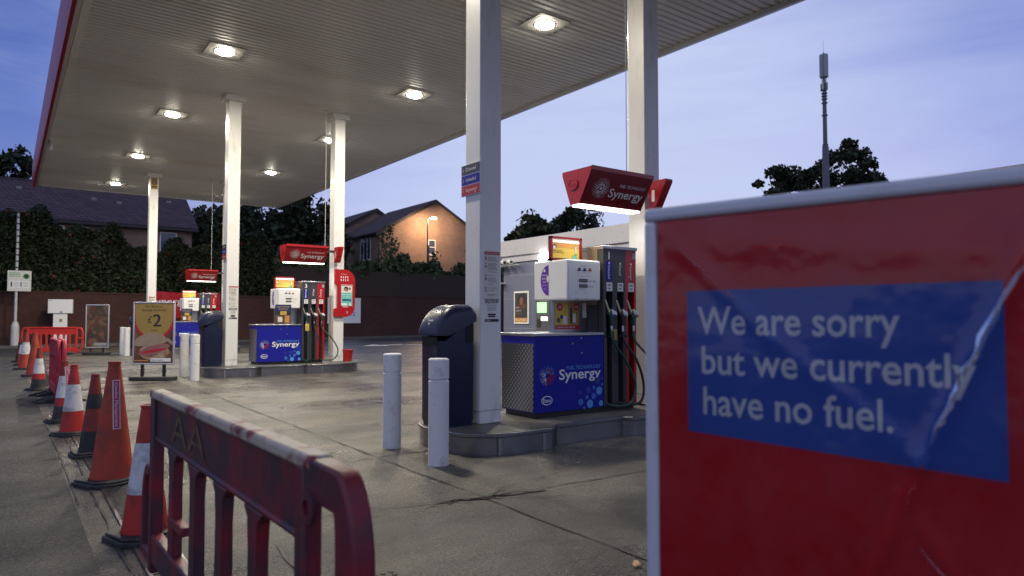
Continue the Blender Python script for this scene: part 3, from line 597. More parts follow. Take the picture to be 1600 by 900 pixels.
    if low_poster:
        X = FX((.55, .30, 1.0)); b.box(.55, .292, 1.0, .94, .298, 1.33, 'yellow'); po = b.build('poster', t); b = MB(); o = .010
        b.rect(.0, .0, .39, .05, 'pred', X, o); b.text('WHEN YOU SPEND', .02, .016, 'white', X, width=.3, cap=.016, off=o + .002); b.rect(.205, .05, .39, .33, 'gold', X, o); b.disc(.07, .27, .048, 'pred', X, o + .001); b.text('£3', .07, .255, 'white', X, cap=.034, align='C', off=o + .003)
        b.disc(.335, .275, .045, 'pred', X, o + .001); b.text('£10', .335, .262, 'white', X, cap=.028, align='C', off=o + .003); b.rect(.12, .06, .185, .16, 'offwhite', X, o); b.disc(.05, .11, .032, 'photo_food', X, o); b.disc(.10, .15, .026, 'navyink', X, o); b.rect(.235, .07, .27, .26, 'ink', X, o + .001); b.rect(.28, .08, .33, .19, 'offwhite', X, o + .001)
        b.build('print', po, sharp=0)
        b = MB(); b.box(1.0, .294, 1.14, 1.062, .298, 1.32, 'offwhite'); b.build('paper_slip', t)
    else:
        X = FX((.42, -.004, .98)); b.box(.42, -.012, .985, .80, -.003, 1.44, 'ink'); po = b.build('poster', t); b = MB(); o = .011
        b.rect(.0, .29, .38, .455, 'navyink', X, o); b.text('£££ EXTRA', .19, .39, 'yellow', X, width=.3, cap=.03, align='C', off=o + .002); b.text('POINTS', .19, .335, 'yellow', X, width=.22, cap=.03, align='C', off=o + .002); b.rect(.12, .21, .27, .30, 'yellow', X, o + .001); b.text('£5', .195, .235, 'ink', X, cap=.04, align='C', off=o + .003)
        b.rect(.0, .005, .38, .20, 'photo_food', X, o); b.rect(.23, .02, .34, .19, 'orange', X, o + .001); b.rect(.06, .04, .17, .16, 'offwhite', X, o + .001); b.build('print', po, sharp=0)
    # hose tower
    b = MB(); b.box(1.08, .10, .05, 1.655, .5, 1.99, 'wornsteel'); b.box(1.074, .102, .05, 1.079, .48, 1.30, 'grey'); b.build('tower', t)
    b = MB(); b.box(1.07, -.012, 1.99, 1.665, .51, 2.03, 'steel'); b.build('tower_cap', t, bevel=.005)
    w = .192; cols = ('grey', 'grey', 'red')
    b = MB(); b.box(1.072, .09, .05, 1.655, .10, 1.99, 'void'); b.build('backing', t)
    for i in range(3):
        xa = 1.076 + i * w; xb = xa + w - .004; m = cols[i]; b = MB()
        b.box(xa, 0, 1.46, xb, .09, 1.99, m); b.box(xa, 0, .92, xa + .042, .09, 1.46, m); b.box(xb - .03, 0, .92, xb, .09, 1.46, m)
        b.box(xa, 0, .06, xa + .055, .09, .90, m); b.box(xb - .045, 0, .06, xb, .09, .90, m); b.box(xa + .055, .06, .06, xb - .045, .09, .90, 'void'); b.box(xa, .01, .90, xb, .09, .92, 'black')
        hp = b.build('hose_panel', t); X = FX((xa, 0, 0)); b = MB()
        if i == 0: b.rect(.045, 1.60, .145, 1.835, 'blue', X, .003); b.text(num, .095, 1.865, 'white', X, cap=.09, align='C', off=.003, bold=.02)
        if i == 2: b.rect(.12, 1.88, .18, 1.955, 'greyink', X, .003)
        V = fr((xa + .075, 0, 1.79), (0, 0, -1), (1, 0, 0)); s = ('Unleaded', 'Diesel', 'Supreme+')[i]
        b.text(s, .0, .0, 'white', V, width=(.17, .12, .17)[i], cap=.04, off=.004 if i else .005); b.disc(.095, 1.815, .014, 'white', X, .005, n=12)
        if i == 2: b.text('97', .12, -.035, 'white', V, cap=.02, off=.004)
        b.rect(.05, 1.47, .148, 1.575, 'white', X, .003); b.rect(.065, 1.53, .13, 1.56, 'greyink', X, .005); b.rect(.065, 1.49, .12, 1.51, 'greyink', X, .005)
        b.build('label', hp, sharp=0)
        # nozzle
        xc = xa + .085; b = MB(); boot = 'nozzle_' + ('a' if i == 0 else 'b')
        col = 'nozgreen' if i != 1 else 'black'
        Z = 1.16
        b.prism([(-.035, .03), (.02, .09), (.095, .05), (.10, .0), (.06, -.03), (.05, -.12), (.005, -.12), (-.005, -.02)], -.022, .022, col, fr((xc, -.02, Z), (1, 0, 0), (0, 0, 1)))
        nz = b.build('nozzle', t, bevel=.008); 
        b = MB(); b.tube([(xc - .005, -.02, Z + .05), (xc - .035, -.012, Z + .13), (xc - .055, .0, Z + .20)], [.013, .012, .011], 'cream', 8); b.build('spout', nz)
        b = MB(); b.prism([(.015, .085), (.10, .05), (.105, -.01), (.06, -.005), (.02, .03)], -.027, .027, 'white', fr((xc, -.02, Z), (1, 0, 0), (0, 0, 1))); b.prism([(.025, .035), (.10, .012), (.105, -.012), (.06, -.006)], -.028, .028, ('blue', 'greyink', 'red')[i], fr((xc, -.02, Z), (1, 0, 0), (0, 0, 1))); b.build('grade_sleeve', nz, bevel=.004)
        # hose: from nozzle heel, hanging loop, back into the tower foot
        sw = ((.32, .03), (.20, .10), (.09, .20))[i]
        P0 = Vector((xc + .028, -.02, Z - .12)); P3 = Vector((xa + .03 if i == 0 else xa + .06, .03, .10))
        if num == '3' or num == '5': sw = ((.04, .05), (.12, .10), (.36, .12))[i]
        dip = (.13, .05, .12)[i]
        ctrl = [P0, P0 + Vector((.005, -.02, -.18)), P0 + Vector((sw[0] * .55, -sw[1] - .03, -.42)), P0 + Vector((sw[0], -sw[1] - .06, -.72)), P0 + Vector((sw[0] * .75, -sw[1] - .06, -.92 - dip * .2)), Vector(((P0.x + sw[0] * .4 + P3.x) / 2, -.08, .065)), P3]
        pts = []
        for k in range(len(ctrl) - 1):
            a0, a1, a2, a3 = ctrl[max(k - 1, 0)], ctrl[k], ctrl[k + 1], ctrl[min(k + 2, len(ctrl) - 1)]
            for q in range(7):
                s_ = q / 7; pts.append(.5 * ((2 * a1) + (a2 - a0) * s_ + (2 * a0 - 5 * a1 + 4 * a2 - a3) * s_ ** 2 + (3 * a1 - a0 - 3 * a2 + a3) * s_ ** 3))
        pts.append(P3); b = MB(); b.tube(pts, .0155, 'hosegreen' if i != 1 else 'black', 8); hs = b.build('hose', t)
        b = MB(); b.cyl(P0 + Vector((0, 0, .01)), P0 + Vector((0, -.005, -.07)), .019, 'steel', n=10); b.build('hose_coupling', hs)
        if i == 0 and num != '1': b = MB(); b.box(xc - .02, -.075, Z - .37, xc + .08, -.045, Z - .19, 'yellow'); b.build('out_of_use_tag', t, bevel=.01)
        if i == 0 and num == '1': b = MB(); b.box(xc + .06, -.03, Z - .30, xc + .12, -.015, Z - .16, 'gold'); b.build('breakaway', t, bevel=.01)
M['nozgreen'] = mat('nozzle_green', (.012, .05, .035), .35); M['hosegreen'] = mat('hose_green', (.008, .055, .035), .4); M['cream'] = mat('nozzle_spout', (.45, .43, .30), .35, .5)
pump('1', 0, 'nearest blue fuel pump numbered 1 with white display head', True)
pump('3', ROWS[1], 'middle blue fuel pump numbered 3 beside the red lozenge sign', False)
pump('5', ROWS[2], 'farthest blue fuel pump half hidden by navy bin and food poster', False)

def pump_sign(num, dy, label):
    t = thing('pump_sign', (5.36, 6.05 + dy, 2.70), label, 'sign', 'red angled signs above the pumps')
    prof = [(-.35, .41), (-.35, .36), (-.14, .0), (.02, .0), (.16, .36), (.16, .41)]      # (y, z)
    X = fr((0, 0, 0), (0, 1, 0), (0, 0, 1)); b = MB(); b.prism(prof, 0, 1.04, 'darkred', X); body = b.build('body', t, bevel=.006)
    b = MB(); b.box(-.004, -.36, .365, 1.045, -.352, .415, 'red'); b.build('top_rim', t)
    b = MB(); b.prism([(y_ * .985 - .002, z_ * .985 + .003) for y_, z_ in prof], -.006, .0, 'red', X); b.build('end_cap', t)
    s = Vector((0, .21, -.36)).normalized(); up = -s; F = fr((0, -.35, .36), (1, 0, 0), tuple(up)); b = MB()
    synergy_ring(b, .24, -.20, .125, F, lambda a, k: 'white', .003, 'white')
    b.text('FUEL TECHNOLOGY', .53, -.155, 'white', F, width=.44, cap=.036, off=.003, bold=.008); b.text('Synergy', .39, -.29, 'white', F, width=.58, cap=.105, off=.003, bold=.012); b.build('lettering', body, sharp=0)
    E = FL((-.0062, .16, 0)); b = MB(); n = 32
    b.ring(.20, .235, .088, .066, .014, 'pred', E, .014); b.text('Esso', .20, .21, 'pred', E, width=.115, cap=.05, align='C', off=.014); b.disc(.20, .235, .088, 'redraise', E, .010, ry=.066, n=32)
    b.build('emblem', t, sharp=0)
    b = MB(); b.box(.03, -.135, -.022, 1.02, .015, -.001, 'tube'); b.build('light_tube', t)
    ld = bpy.data.lights.new('sign_tube', 'AREA'); ld.shape = 'RECTANGLE'; ld.size = .95; ld.size_y = .1; ld.energy = 8; ld.color = (1, .95, .84)
    lo = bpy.data.objects.new('bulb', ld); COL.objects.link(lo); lo.parent = t; lo.location = (.52, -.06, -.03)
    b = MB(); b.prism([(-.30, .43), (-.30, .39), (-.10, .04), (.0, .04), (.0, .43)], 1.33, 1.46, 'red', X); nb = b.build('number_block', t, bevel=.005)
    E = FL((1.328, 0, 0)); b = MB(); b.text(num, .09, .16, 'white', E, cap=.15, align='C', off=.003, width=.05 if num == '1' else None); b.build('number', nb, sharp=0)
    b = MB(); b.box(1.04, .06, .30, 1.36, .10, .36, 'grey'); b.build('bracket', t)
M['redraise'] = mat('raised_red', (.40, .012, .02), .3, coat=.3)
pump_sign('1', 0, 'nearest red angled sign with number 1, above the nearest pump'); pump_sign('3', ROWS[1], 'red angled sign numbered 3 on the column by pump 3'); pump_sign('5', ROWS[2], 'farthest red angled sign partly hidden by the tall middle column')

def cable(x, y, z0, label):
    b = MB(); b.cyl((0, 0, z0), (0, 0, CZ - .08), .006, 'postgrey', n=6); b.lathe([(.05, CZ - .02), (.05, CZ - .09), (.02, CZ - .13)], 'postgrey', 12)
    o = b.build('suspension_cable', loc=(x, y, 0)); tag(o, label, 'cable', 'thin wires from canopy to pump signs')
cable(6.22, 5.98, 3.115, 'thin wire from canopy to the nearest red sign'); cable(6.42, 5.98 + ROWS[1], 3.115, 'thin wire from canopy to the red sign numbered 3'); cable(6.22, 5.98 + ROWS[2], 3.115, 'thin wire from canopy to the farthest red sign')

# ------------------------------------------------------------------ bollards
def bollard_mesh():
    b = MB(); h = .985; r = .096
    b.lathe([(r, 0), (r, .775), (r - .008, .783), (r - .008, .790), (r, .798), (r, h - .012), (r - .01, h), (.0005, h + .002)], 'bollard', 32)
    return weld(b.build('bollard'))
BL = [(3.268, 5.562, 'nearest white bollard in front of the navy bin'), (3.30, 6.58, 'white bollard standing alone left of the navy bin'), (3.276, 15.85, 'white bollard, right one of the pair by the food poster'), (3.31, 17.1, 'white bollard, left one of the pair right of the food poster'), (3.41, 27.15, 'far white bollard left of the food poster, right one of its pair'), (3.40, 28.14, 'far white bollard left of the food poster, left one of its pair')]
for i, (x, y, l) in enumerate(BL):
    if i == 0: B0 = bollard_mesh(); o = B0
    else: o = B0.copy(); COL.objects.link(o)
    o.location = (x, y, 0); o.rotation_euler = (0, 0, random.uniform(0, 6)); tag(o, l, 'bollard', 'white bollards guarding the islands')

# ------------------------------------------------------------------ bins
def make_bin(x, y, label):
    t = thing('litter_bin', (x, y, ISL), label, 'litter bin', 'navy bins on the islands'); t.scale = (.84, .84, 1)
    def rr(w, d, r, n=5):
        p = []
        for cx, cy, a in ((w / 2 - r, -d / 2 + r, -90), (w / 2 - r, d / 2 - r, 0), (-w / 2 + r, d / 2 - r, 90), (-w / 2 + r, -d / 2 + r, 180)):
            p += [(cx + r * math.cos(R(a + 90 * i / n)), cy + r * math.sin(R(a + 90 * i / n))) for i in range(n + 1)]
        return p
    def loft(b, secs, m):
        n = len(secs[0][0]); v = []; f = []
        for poly, z in secs: v += [(p[0], p[1], p[2] if len(p) > 2 else z) for p in poly]
        for k in range(len(secs) - 1): f += [(k * n + i, k * n + (i + 1) % n, (k + 1) * n + (i + 1) % n, (k + 1) * n + i) for i in range(n)]
        f += [tuple(range(n))[::-1], tuple(range((len(secs) - 1) * n, len(secs) * n))]; b.add(v, f, m)
    b = MB(); loft(b, [(rr(.49, .49, .07), .0), (rr(.49, .49, .07), .03), (rr(.52, .50, .07), .06), (rr(.53, .51, .08), .90), ([(p, q, .90 + .22 * min(1, max(0, (p + .16) / .36))) for p, q in rr(.53, .51, .08)], 0)], 'bin'); body = b.build('body', t, sharp=50)
    # domed hood: cross-sections swept from back to front (towards -X) with a dropping nose
    b = MB(); prof = []; W2 = .275
    for i in range(19):
        s = i / 18; x_ = .262 - .567 * s; top = 1.285 - .0 * s
        if s > .35: top = .95 + .335 * max(0, 1 - ((s - .35) / .652) ** 2.4) ** .55
        if s < .12: top -= .07 * (1 - s / .12) ** 2
        bot = .955 + .15 * max(0, 1 - s / .72)
        top = max(top, bot + .035); hw = W2 * (1 if s < .7 else 1 - .16 * ((s - .7) / .3) ** 2); sec = []
        for j in range(17):
            a = math.pi * j / 16; cx = math.cos(a); sx_ = math.sin(a); e = .45
            sec.append((x_, -hw * (abs(cx) ** e) * (1 if cx > 0 else -1), bot + (top - bot) * (sx_ ** e)))
        prof.append((sec, 0))
    loft(b, prof, 'bin'); hood = b.build('hood', t, sharp=55)
    b = MB(); b.box(-.272, -.185, .85, -.258, .185, .945, 'void'); b.build('front_slot', t)
    b = MB(); b.prism([(.11, .87), (.20, .87), (.225, .90), (.225, 1.06), (.20, 1.09), (.14, 1.09), (.11, 1.05)], .25, .262, 'void', FX((0, 0, 0))); b.build('side_opening', t)
    X = fr((-.12, -.03, 1.272), (0, -1, 0), (.8, 0, .6)); b = MB(); b.lathe([(.052, 0), (.052, .012), (.0005, .012)], 'void', 16, X=fr((.02, -.06, 1.272), (1, 0, 0), (0, 1, 0))); b.build('ash_hole', t)
    X = fr((-.279, 0, 1.10), (0, -1, 0), (.43, 0, .9)); b = MB(); b.text('Townie', .05, .0, 'white', X, width=.14, cap=.03, off=.013, align='C', bold=.01); b.flat([(.05, -.045), (.07, -.02), (.03, -.02)], 'white', X, .017); b.build('lettering', hood, sharp=0)
    b = MB(); b.box(-.272, -.08, .60, -.262, -.02, .66, 'black'); b.build('lock', t)
for dy, l in zip(ROWS, ['glossy navy litter bin with domed hood beside the nearest column', 'navy litter bin behind the two bollards right of the food poster', 'navy litter bin mostly hidden behind the food poster']): make_bin(3.835, 6.34 + dy, l)

# ------------------------------------------------------------------ red lozenge sign, buckets
t = thing('pay_sign', (6.72, CYO + ROWS[1] - .215, 1.36), 'red lozenge app payment sign on the white column by pump 3', 'sign'); X = FX((0, 0, 0)); b = MB()
def arcp(cx, cy, r, a0, a1, n=8): return [(cx + r * math.cos(R(a0 + (a1 - a0) * i / n)), cy + r * math.sin(R(a0 + (a1 - a0) * i / n))) for i in range(n + 1)]
poly = [(-.02, 0)] + arcp(.28, .27, .27, -90, 0) + arcp(.25, .92, .30, 0, 90) + [(-.0, 1.22), (-.0, .86), (.07, .80), (.07, .24), (-.02, .20)]
b.prism(poly, -.05, 0, 'red', X); bd = b.build('board', t, bevel=.006); b = MB()
b.rect(.17, .28, .47, .80, 'offwhite', X, .003); b.rect(.175, .285, .465, .62, 'teal', X, .004); b.disc(.30, .72, .06, 'ink', X, .005); b.disc(.29, .70, .035, 'bread', X, .006); b.disc(.40, .73, .03, 'skin', X, .006)
b.text('Smart phone', .32, .56, 'white', X, width=.26, cap=.04, align='C', off=.006); b.text('to fill up', .32, .505, 'white', X, width=.2, cap=.04, align='C', off=.006); b.rect(.20, .415, .44, .455, 'navyink', X, .006); b.rect(.185, .295, .33, .35, 'white', X, .006); b.disc(.41, .325, .03, 'white', X, .006)
b.text('PAY BY PHONE', .24, 1.09, 'white', X, width=.16, cap=.018, align='C', off=.003)
for i in range(4):
    for j in range(2): b.rect(.155 + i * .06, .92 + j * .075, .175 + i * .06, .97 + j * .075, 'white', X, .003)
b.rect(.16, .815, .49, .825, 'white', X, .003); b.rect(.22, .25, .36, .262, 'white', X, .003); b.text('3', .33, .09, 'white', X, cap=.06, align='C', off=.003); b.build('print', bd, sharp=0)
def bucket(x, y, z, label):
    t = thing('fire_bucket', (x, y, z), label, 'bucket', 'red buckets on the islands'); b = MB(); b.lathe([(.115, 0), (.155, .27), (.17, .272), (.17, .292), (.16, .292), (.14, .27), (.10, .06), (.0005, .06)], 'red', 24); b.build('pail', t)
    b = MB(); b.tube([(.165 * math.cos(a), -.03 - .10 * math.sin(a), .28 - .05 * math.sin(a)) for a in [math.pi * i / 10 for i in range(11)]], .005, 'steel', 6); b.build('handle', t)
bucket(7.12, 16.78, ISL, 'red bucket at the foot of the lozenge sign column'); bucket(6.55, 6.45 + ROWS[2], ISL, 'red bucket seen between tall middle column and pump 3')

# ------------------------------------------------------------------ traffic cones
def cone(x, y, h, style, label, rz=0, tilt=0):
    t = thing('traffic_cone', (x, y, 0), label, 'traffic cone', 'traffic cones along the drain strip', rz); rb = h * .163; rt = h * .042; z0 = .05
    if tilt: t.rotation_euler = (R(tilt), R(tilt * .5), rz)
    b = MB(); s = h * .245; oc = [(s * (1 if abs(c) > .5 else .45) * (1 if c > 0 else -1), 0) for c in (1,)]
    c_ = s * .62; poly = [(s, -c_), (s, c_), (c_, s), (-c_, s), (-s, c_), (-s, -c_), (-c_, -s), (c_, -s)]
    b.prism(poly, 0, .032, 'rubber'); b.prism([(p * .93, q * .93) for p, q in poly], .032, .05, 'rubber'); b.build('base', t, bevel=.006)
    R_ = lambda q: rb + (rt - rb) * q
    def seg(name, q0, q1, m, rim=False):
        b = MB(); d = .0015 if name == 'sleeve' else 0; n = 5
        prof = [(R_(q0 + (q1 - q0) * i / n) + d, z0 + (h - z0) * (q0 + (q1 - q0) * i / n)) for i in range(n + 1)]
        if q0 == 0: prof = [(rb * 1.06, z0 - .005), (rb * 1.05, z0 + .006)] + prof
        if rim: prof += [(rt * .9, h - .001)] + [(rt * 1.18, h - h * .02), (rt * 1.18, h), (rt * .85, h + .002), (rt * .8, h - .03), (.0005, h - .03)]
        b.lathe(prof, m, 32); return weld(b.build(name, t))
    if style == 'plain': seg('body', 0, 1, 'cone_o', True)
    elif style == 'rwr': seg('body', 0, .30, 'cone_r'); seg('sleeve', .30, .70, 'cone_w'); seg('tip', .70, 1, 'cone_r', True)
    elif style == 'rwk': seg('body', 0, .22, 'rubber'); seg('lower_band', .22, .36, 'cone_r'); seg('sleeve', .36, .74, 'cone_w'); seg('tip', .74, 1, 'cone_dull', True)
    elif style == 'dark': seg('body', 0, .26, 'cone_k'); seg('lower_band', .26, .55, 'cone_dull'); seg('sleeve', .55, .74, 'cone_k'); seg('tip', .74, 1, 'cone_dull', True)
    elif style == 'orw': seg('body', 0, .38, 'cone_o'); seg('sleeve', .38, .72, 'cone_w'); seg('tip', .72, 1, 'cone_dull', True)
    return t
def cone_label(t, h, q0, q1, w, ang, text):
    rb, rt = h * .163, h * .042; b = MB(); a = R(ang)
    def P(q, d): r = rb + (rt - rb) * q + .005; return Vector((r * math.cos(a) - d * math.sin(a), r * math.sin(a) + d * math.cos(a), .05 + (h - .05) * q))
    o = P(q0, 0); up = (P(q1, 0) - o); Lh = up.length; rg = Vector((-math.sin(a), math.cos(a), 0)); X = fr(tuple(o), tuple(rg), tuple(up)); X2 = fr(tuple(o), tuple(-up), tuple(rg))
    b.box(-w / 2, 0, -.02, w / 2, Lh, .0, 'offwhite', X); b.rect(-w / 2 + .006, .006, w / 2 - .006, Lh - .006, 'pink', X, .0015); b.text(text, -Lh + .02, -w * .22, 'offwhite', X2, width=Lh - .04, cap=w * .42, off=.003); b.build('label', t, sharp=0)
c = cone(.735, 4.86, .82, 'rwr', 'nearest red and white cone, partly hidden by the dark red barrier', .3)
c = cone(.745, 6.62, 1.0, 'plain', 'tall plain orange cone with a pink strip label, nearest of its kind', .5); cone_label(c, 1.0, .42, .84, .055, -112, 'Condor Management')
cone(.735, 8.0, .80, 'dark', 'dull red cone with black bands next to the tall orange cone', .1)
cone(.66, 9.52, .81, 'rwr', 'clean red and white cone just behind the dark banded cone', .7)
c = cone(.64, 10.75, .79, 'rwk', 'red and white cone with black foot, overlapped by the clean red and white cone', .2); cone_label(c, .79, .36, .9, .05, -75, 'Condor')
cone(.52, 15.55, .78, 'rwk', 'white banded cone mostly hidden behind the folded pink red barriers', .4)
cone(.56, 19.3, 1.0, 'plain', 'tall plain orange cone far down the row before the white cabinet', .1)
cone(.44, 21.9, .95, 'orw', 'orange cone with white sleeve left of the far tall orange cone', .9)
cone(.40, 23.7, .78, 'orw', 'small cone with white sleeve second from the far end of the row', .2); cone(.38, 25.3, .78, 'dark', 'dark banded cone at the far end of the row', .5)

# ------------------------------------------------------------------ plastic barriers (local u along +X, front -Y)
def bar_poly(p, d=.045): return p
def barrier(name, loc, rz, label, m, mtop, L_=2.0, near=False, feet=(.45, 1.55), foot=True, group=None):
    t = thing(name, loc, label, 'barrier', group, rz); X = FX((0, 0, 0)); T = .05
    a, c = .22, L_ - .22
    b = MB(); b.prism([(a + .07, .76), (c - .07, .76), (c - .07, .96), (a + .07, .96)], -.012, .012, m, X); bd = b.build('board', t)
    hw = .036 if near else .035; b = MB(); b.box(a + .0, -hw, .952, c + (.06 if near else 0), hw, .996, mtop); b.box(a + .07, -.022, .735, c - .07, .022, .762, m); b.build('top_rail', t, bevel=.016, seg=3)
    for x in (a, c - .07):
        b = MB(); b.box(x, -.03, .06, x + .07, .03, .957 if near else .957, m); b.build('post', t, bevel=.01)
    n = 4 if near else max(4, int((c - a - .2) / .21)); 
    for i in range(n):
        x = a + .07 + (c - a - .14) * (i + 1) / (n + 1); w = .052 if near else .034
        b = MB(); b.prism([(x - w, .26), (x + w, .26), (x + w * .85, .60), (x + w * 1.1, .70), (x + w * 1.9, .738), (x - w * 1.9, .738), (x - w * 1.1, .70), (x - w * .85, .60)], -.022, .022, m, X); b.build('bar', t, bevel=.006)
    b = MB(); b.box(a + .07, -.028, .12, c - .07, .028, .262, m); b.build('bottom_rail', t, bevel=.01)
    for e in (0, 1):
        s = 1 if e else -1; x0 = c if e else a; b = MB()
        def arm(zt, zb, reach, thick=.065):
            o = [(x0, zt)] + [(x0 + s * (reach - .13 + .13 * math.sin(q)), zt - .26 + .26 * math.cos(q)) for q in [math.pi / 2 * i / 7 for i in range(1, 8)]] + [(x0 + s * reach, zb)]
            i_ = [(x0 + s * (reach - thick), zb)] + [(x0 + s * (reach - .13 + (.13 - thick) * math.sin(q)), zt - .26 + (.26 - thick) * math.cos(q)) for q in [math.pi / 2 * i / 7 for i in range(7, 0, -1)]] + [(x0, zt - thick)]
            return o + i_
        if near and e:                                   # big arched shoulder ending in a peg
            P = arm(.99, .70, .33, .115)
            b.prism(P if s > 0 else P[::-1], -.032, .032, m, X); b.box(x0 + .235, -.012, .40, x0 + .30, .012, .70, m)
            b.lathe([(.045, 0), (.045, .012), (.022, .014), (.022, .004), (.0005, .004)], m, 18, X=fr((x0 + .06, -.032, .86), (1, 0, 0), (0, 0, 1)))
        elif near:
            P = arm(.60, .12, .20, .06); b.prism(P[::-1], -.03, .03, m, X); b.box(x0 - .2, -.03, .10, x0, .03, .16, m)
        else:
            P = arm(.99, .62, .20); b.prism(P if s > 0 else P[::-1], -.025, .025, m, X); P = [(x, .30 + (.99 - z) * .0 + (z - .99) * -1 * .0 + 0) for x, z in P]
            lo = arm(.99, .62, .20); lo = [(x, 1.11 - z) for x, z in lo]; b.prism(lo[::-1] if s > 0 else lo, -.025, .025, m, X)
            b.box(min(x0, x0 + s * .2), -.02, .585, max(x0, x0 + s * .2), .02, .622, m); b.box(min(x0 + s * .14, x0 + s * .195), -.022, .49, max(x0 + s * .14, x0 + s * .195), .022, .62, m)
        b.build('end_arm', t, bevel=.014, seg=3)
    if foot:
        for x in feet:
            b = MB(); b.prism([(-.33, 0), (.33, 0), (.33, .025), (.12, .085), (-.12, .085), (-.33, .025)], -.06, .06, 'rubber', fr((x, 0, 0), (0, 1, 0), (0, 0, 1))); b.build('foot', t, bevel=.006)
    if near:
        b = MB(); F = FX((0, -.0125, 0)); 
        b.text('AA', a + .42, .785, 'stencil', F, width=.62, cap=.14, off=.002); b.build('stencil', bd, sharp=0)
        b = MB(); b.box(a + .42, -.025, .40, a + .70, .015, .44, m); b.build('broken_brace', t, bevel=.006)
    return t
barrier('safety_barrier', (.645, 4.25, 0), math.atan2(-2.72, .075), 'dark red grimy plastic barrier in the foreground', 'barrier', 'barrier_top', L_=2.57, near=True, feet=(.6, 2.0))
barrier('safety_barrier', (.42, 29.7, 0), math.atan2(-1.0, 1.75), 'bright orange red plastic barrier standing across the far end of the cones', 'barrier_o', 'barrier_o', L_=2.12, group='plastic safety barriers')
barrier('safety_barrier', (.69, 12.9, 0), R(90.6), 'pinkish red barrier seen end on, left one of the folded pair', 'barrier_p', 'barrier_p', group='plastic safety barriers')
barrier('safety_barrier', (.755, 12.75, 0), R(89.4), 'pinkish red barrier seen end on, right one of the folded pair', 'barrier_p', 'barrier_p', group='plastic safety barriers')

# ------------------------------------------------------------------ poster stands
def stand(loc, rz, label, w, z0, z1, legs=True):
    t = thing('poster_stand', loc, label, 'sign', None, rz); f = .035; b = MB()
    for q in ((-w / 2, z0, w / 2, z0 + f), (-w / 2, z1 - f, w / 2, z1), (-w / 2, z0 + f, -w / 2 + f, z1 - f), (w / 2 - f, z0 + f, w / 2, z1 - f)): b.box(q[0], -.025, q[1], q[2], .025, q[3], 'alu')
    b.build('frame', t, bevel=.010, seg=3)
    b = MB()
    for s in (-1, 1): b.box(s * w * .26 - .03, -.02, .08, s * w * .26 + .03, .02, z0 + .01, 'black')
    b.build('legs', t)
    b = MB(); b.prism(arcp(w * .36, 0, .19, -90, 90) + arcp(-w * .36, 0, .19, 90, 270), 0, .085, 'rubber', Matrix.Scale(.98, 4)); b.build('base', t, bevel=.012)
    return t
t = stand((2.585, 16.5, 0), R(-36), 'food poster stand advertising a filled roll at £2', .90, .335, 1.69)
b = MB(); b.box(-.42, -.012, .365, .42, .012, 1.66, 'photo_bg'); ps = b.build('poster', t); X = FX((0, -.012, .36)); b = MB()
hb = [(-.415, 1.30 - .0)] ; c_ = [(.40 * math.cos(R(a)), 1.0 + .44 * math.sin(R(a))) for a in range(180, 361, 12)]
b.flat([(-.42, 1.297)] + [(.455 * math.cos(R(a)), 1.02 + .52 * math.sin(R(a))) for a in range(204, 337, 8)] + [(.42, 1.297)], 'pred', X, .002); b.flat([(-.40, 1.295)] + c_ + [(.40, 1.295)], 'gold', X, .003)
b.text('Hot Bacon or', 0, 1.21, 'ink', X, width=.38, cap=.05, align='C', off=.005); b.text('Sausage Sandwich', 0, 1.13, 'ink', X, width=.52, cap=.05, align='C', off=.005)
b.text('£', -.13, .88, 'ink', X, cap=.14, off=.005); b.text('2', -.01, .80, 'ink', X, cap=.26, width=.17, off=.005); b.text('2', -.02, .80, 'ink', X, cap=.26, width=.17, off=.0055); b.text('each', 0, .70, 'ink', X, width=.13, cap=.035, align='C', off=.005)
def blob(pts, m, off): b.flat(pts, m, X, off)
bun = [(.36 * math.cos(R(a)) - .05, .33 + (.22 if math.sin(R(a)) > 0 else .06) * math.sin(R(a)) + .04 * math.cos(R(a))) for a in range(0, 360, 12)]
blob([(.33 * math.cos(R(a)) + .02, .24 + .17 * math.sin(R(a))) for a in range(0, 360, 12)], 'photo_roll', .002); blob([(.33 * math.cos(R(a)) + .02, .30 + .10 * math.sin(R(a)) + .08 * math.cos(R(a))) for a in range(0, 360, 12)], 'ham', .003)
blob([(.27 * math.cos(R(a)) + .0, .27 + .03 * math.sin(R(a)) + .05 * math.cos(R(a))) for a in range(0, 360, 12)], 'pred', .0035); blob([(x - .02, y + .11) for x, y in bun], 'bread', .0045)
blob([(.30, .56), (.42, .46), (.42, .38), (.27, .50)], 'bread', .003)
b.rect(-.06, .04, .38, .115, 'white', X, .005); b.text('New today', -.04, .058, 'bluesticker', X, width=.25, cap=.036, off=.007); b.rect(-.40, .05, -.10, .075, 'orange', X, .005); b.build('print', ps, sharp=0)
t = stand((2.66, 28.7, 0), R(-22), 'dim narrow poster stand with dark food picture by the far wall', .76, .24, 1.80)
b = MB(); b.box(-.35, -.012, .27, .35, .012, 1.77, 'photo_food'); ps = b.build('poster', t); X = FX((0, -.012, .26)); b = MB(); b.rect(-.10, .06, .32, .16, 'greyink', X, .003); b.build('print', ps, sharp=0)

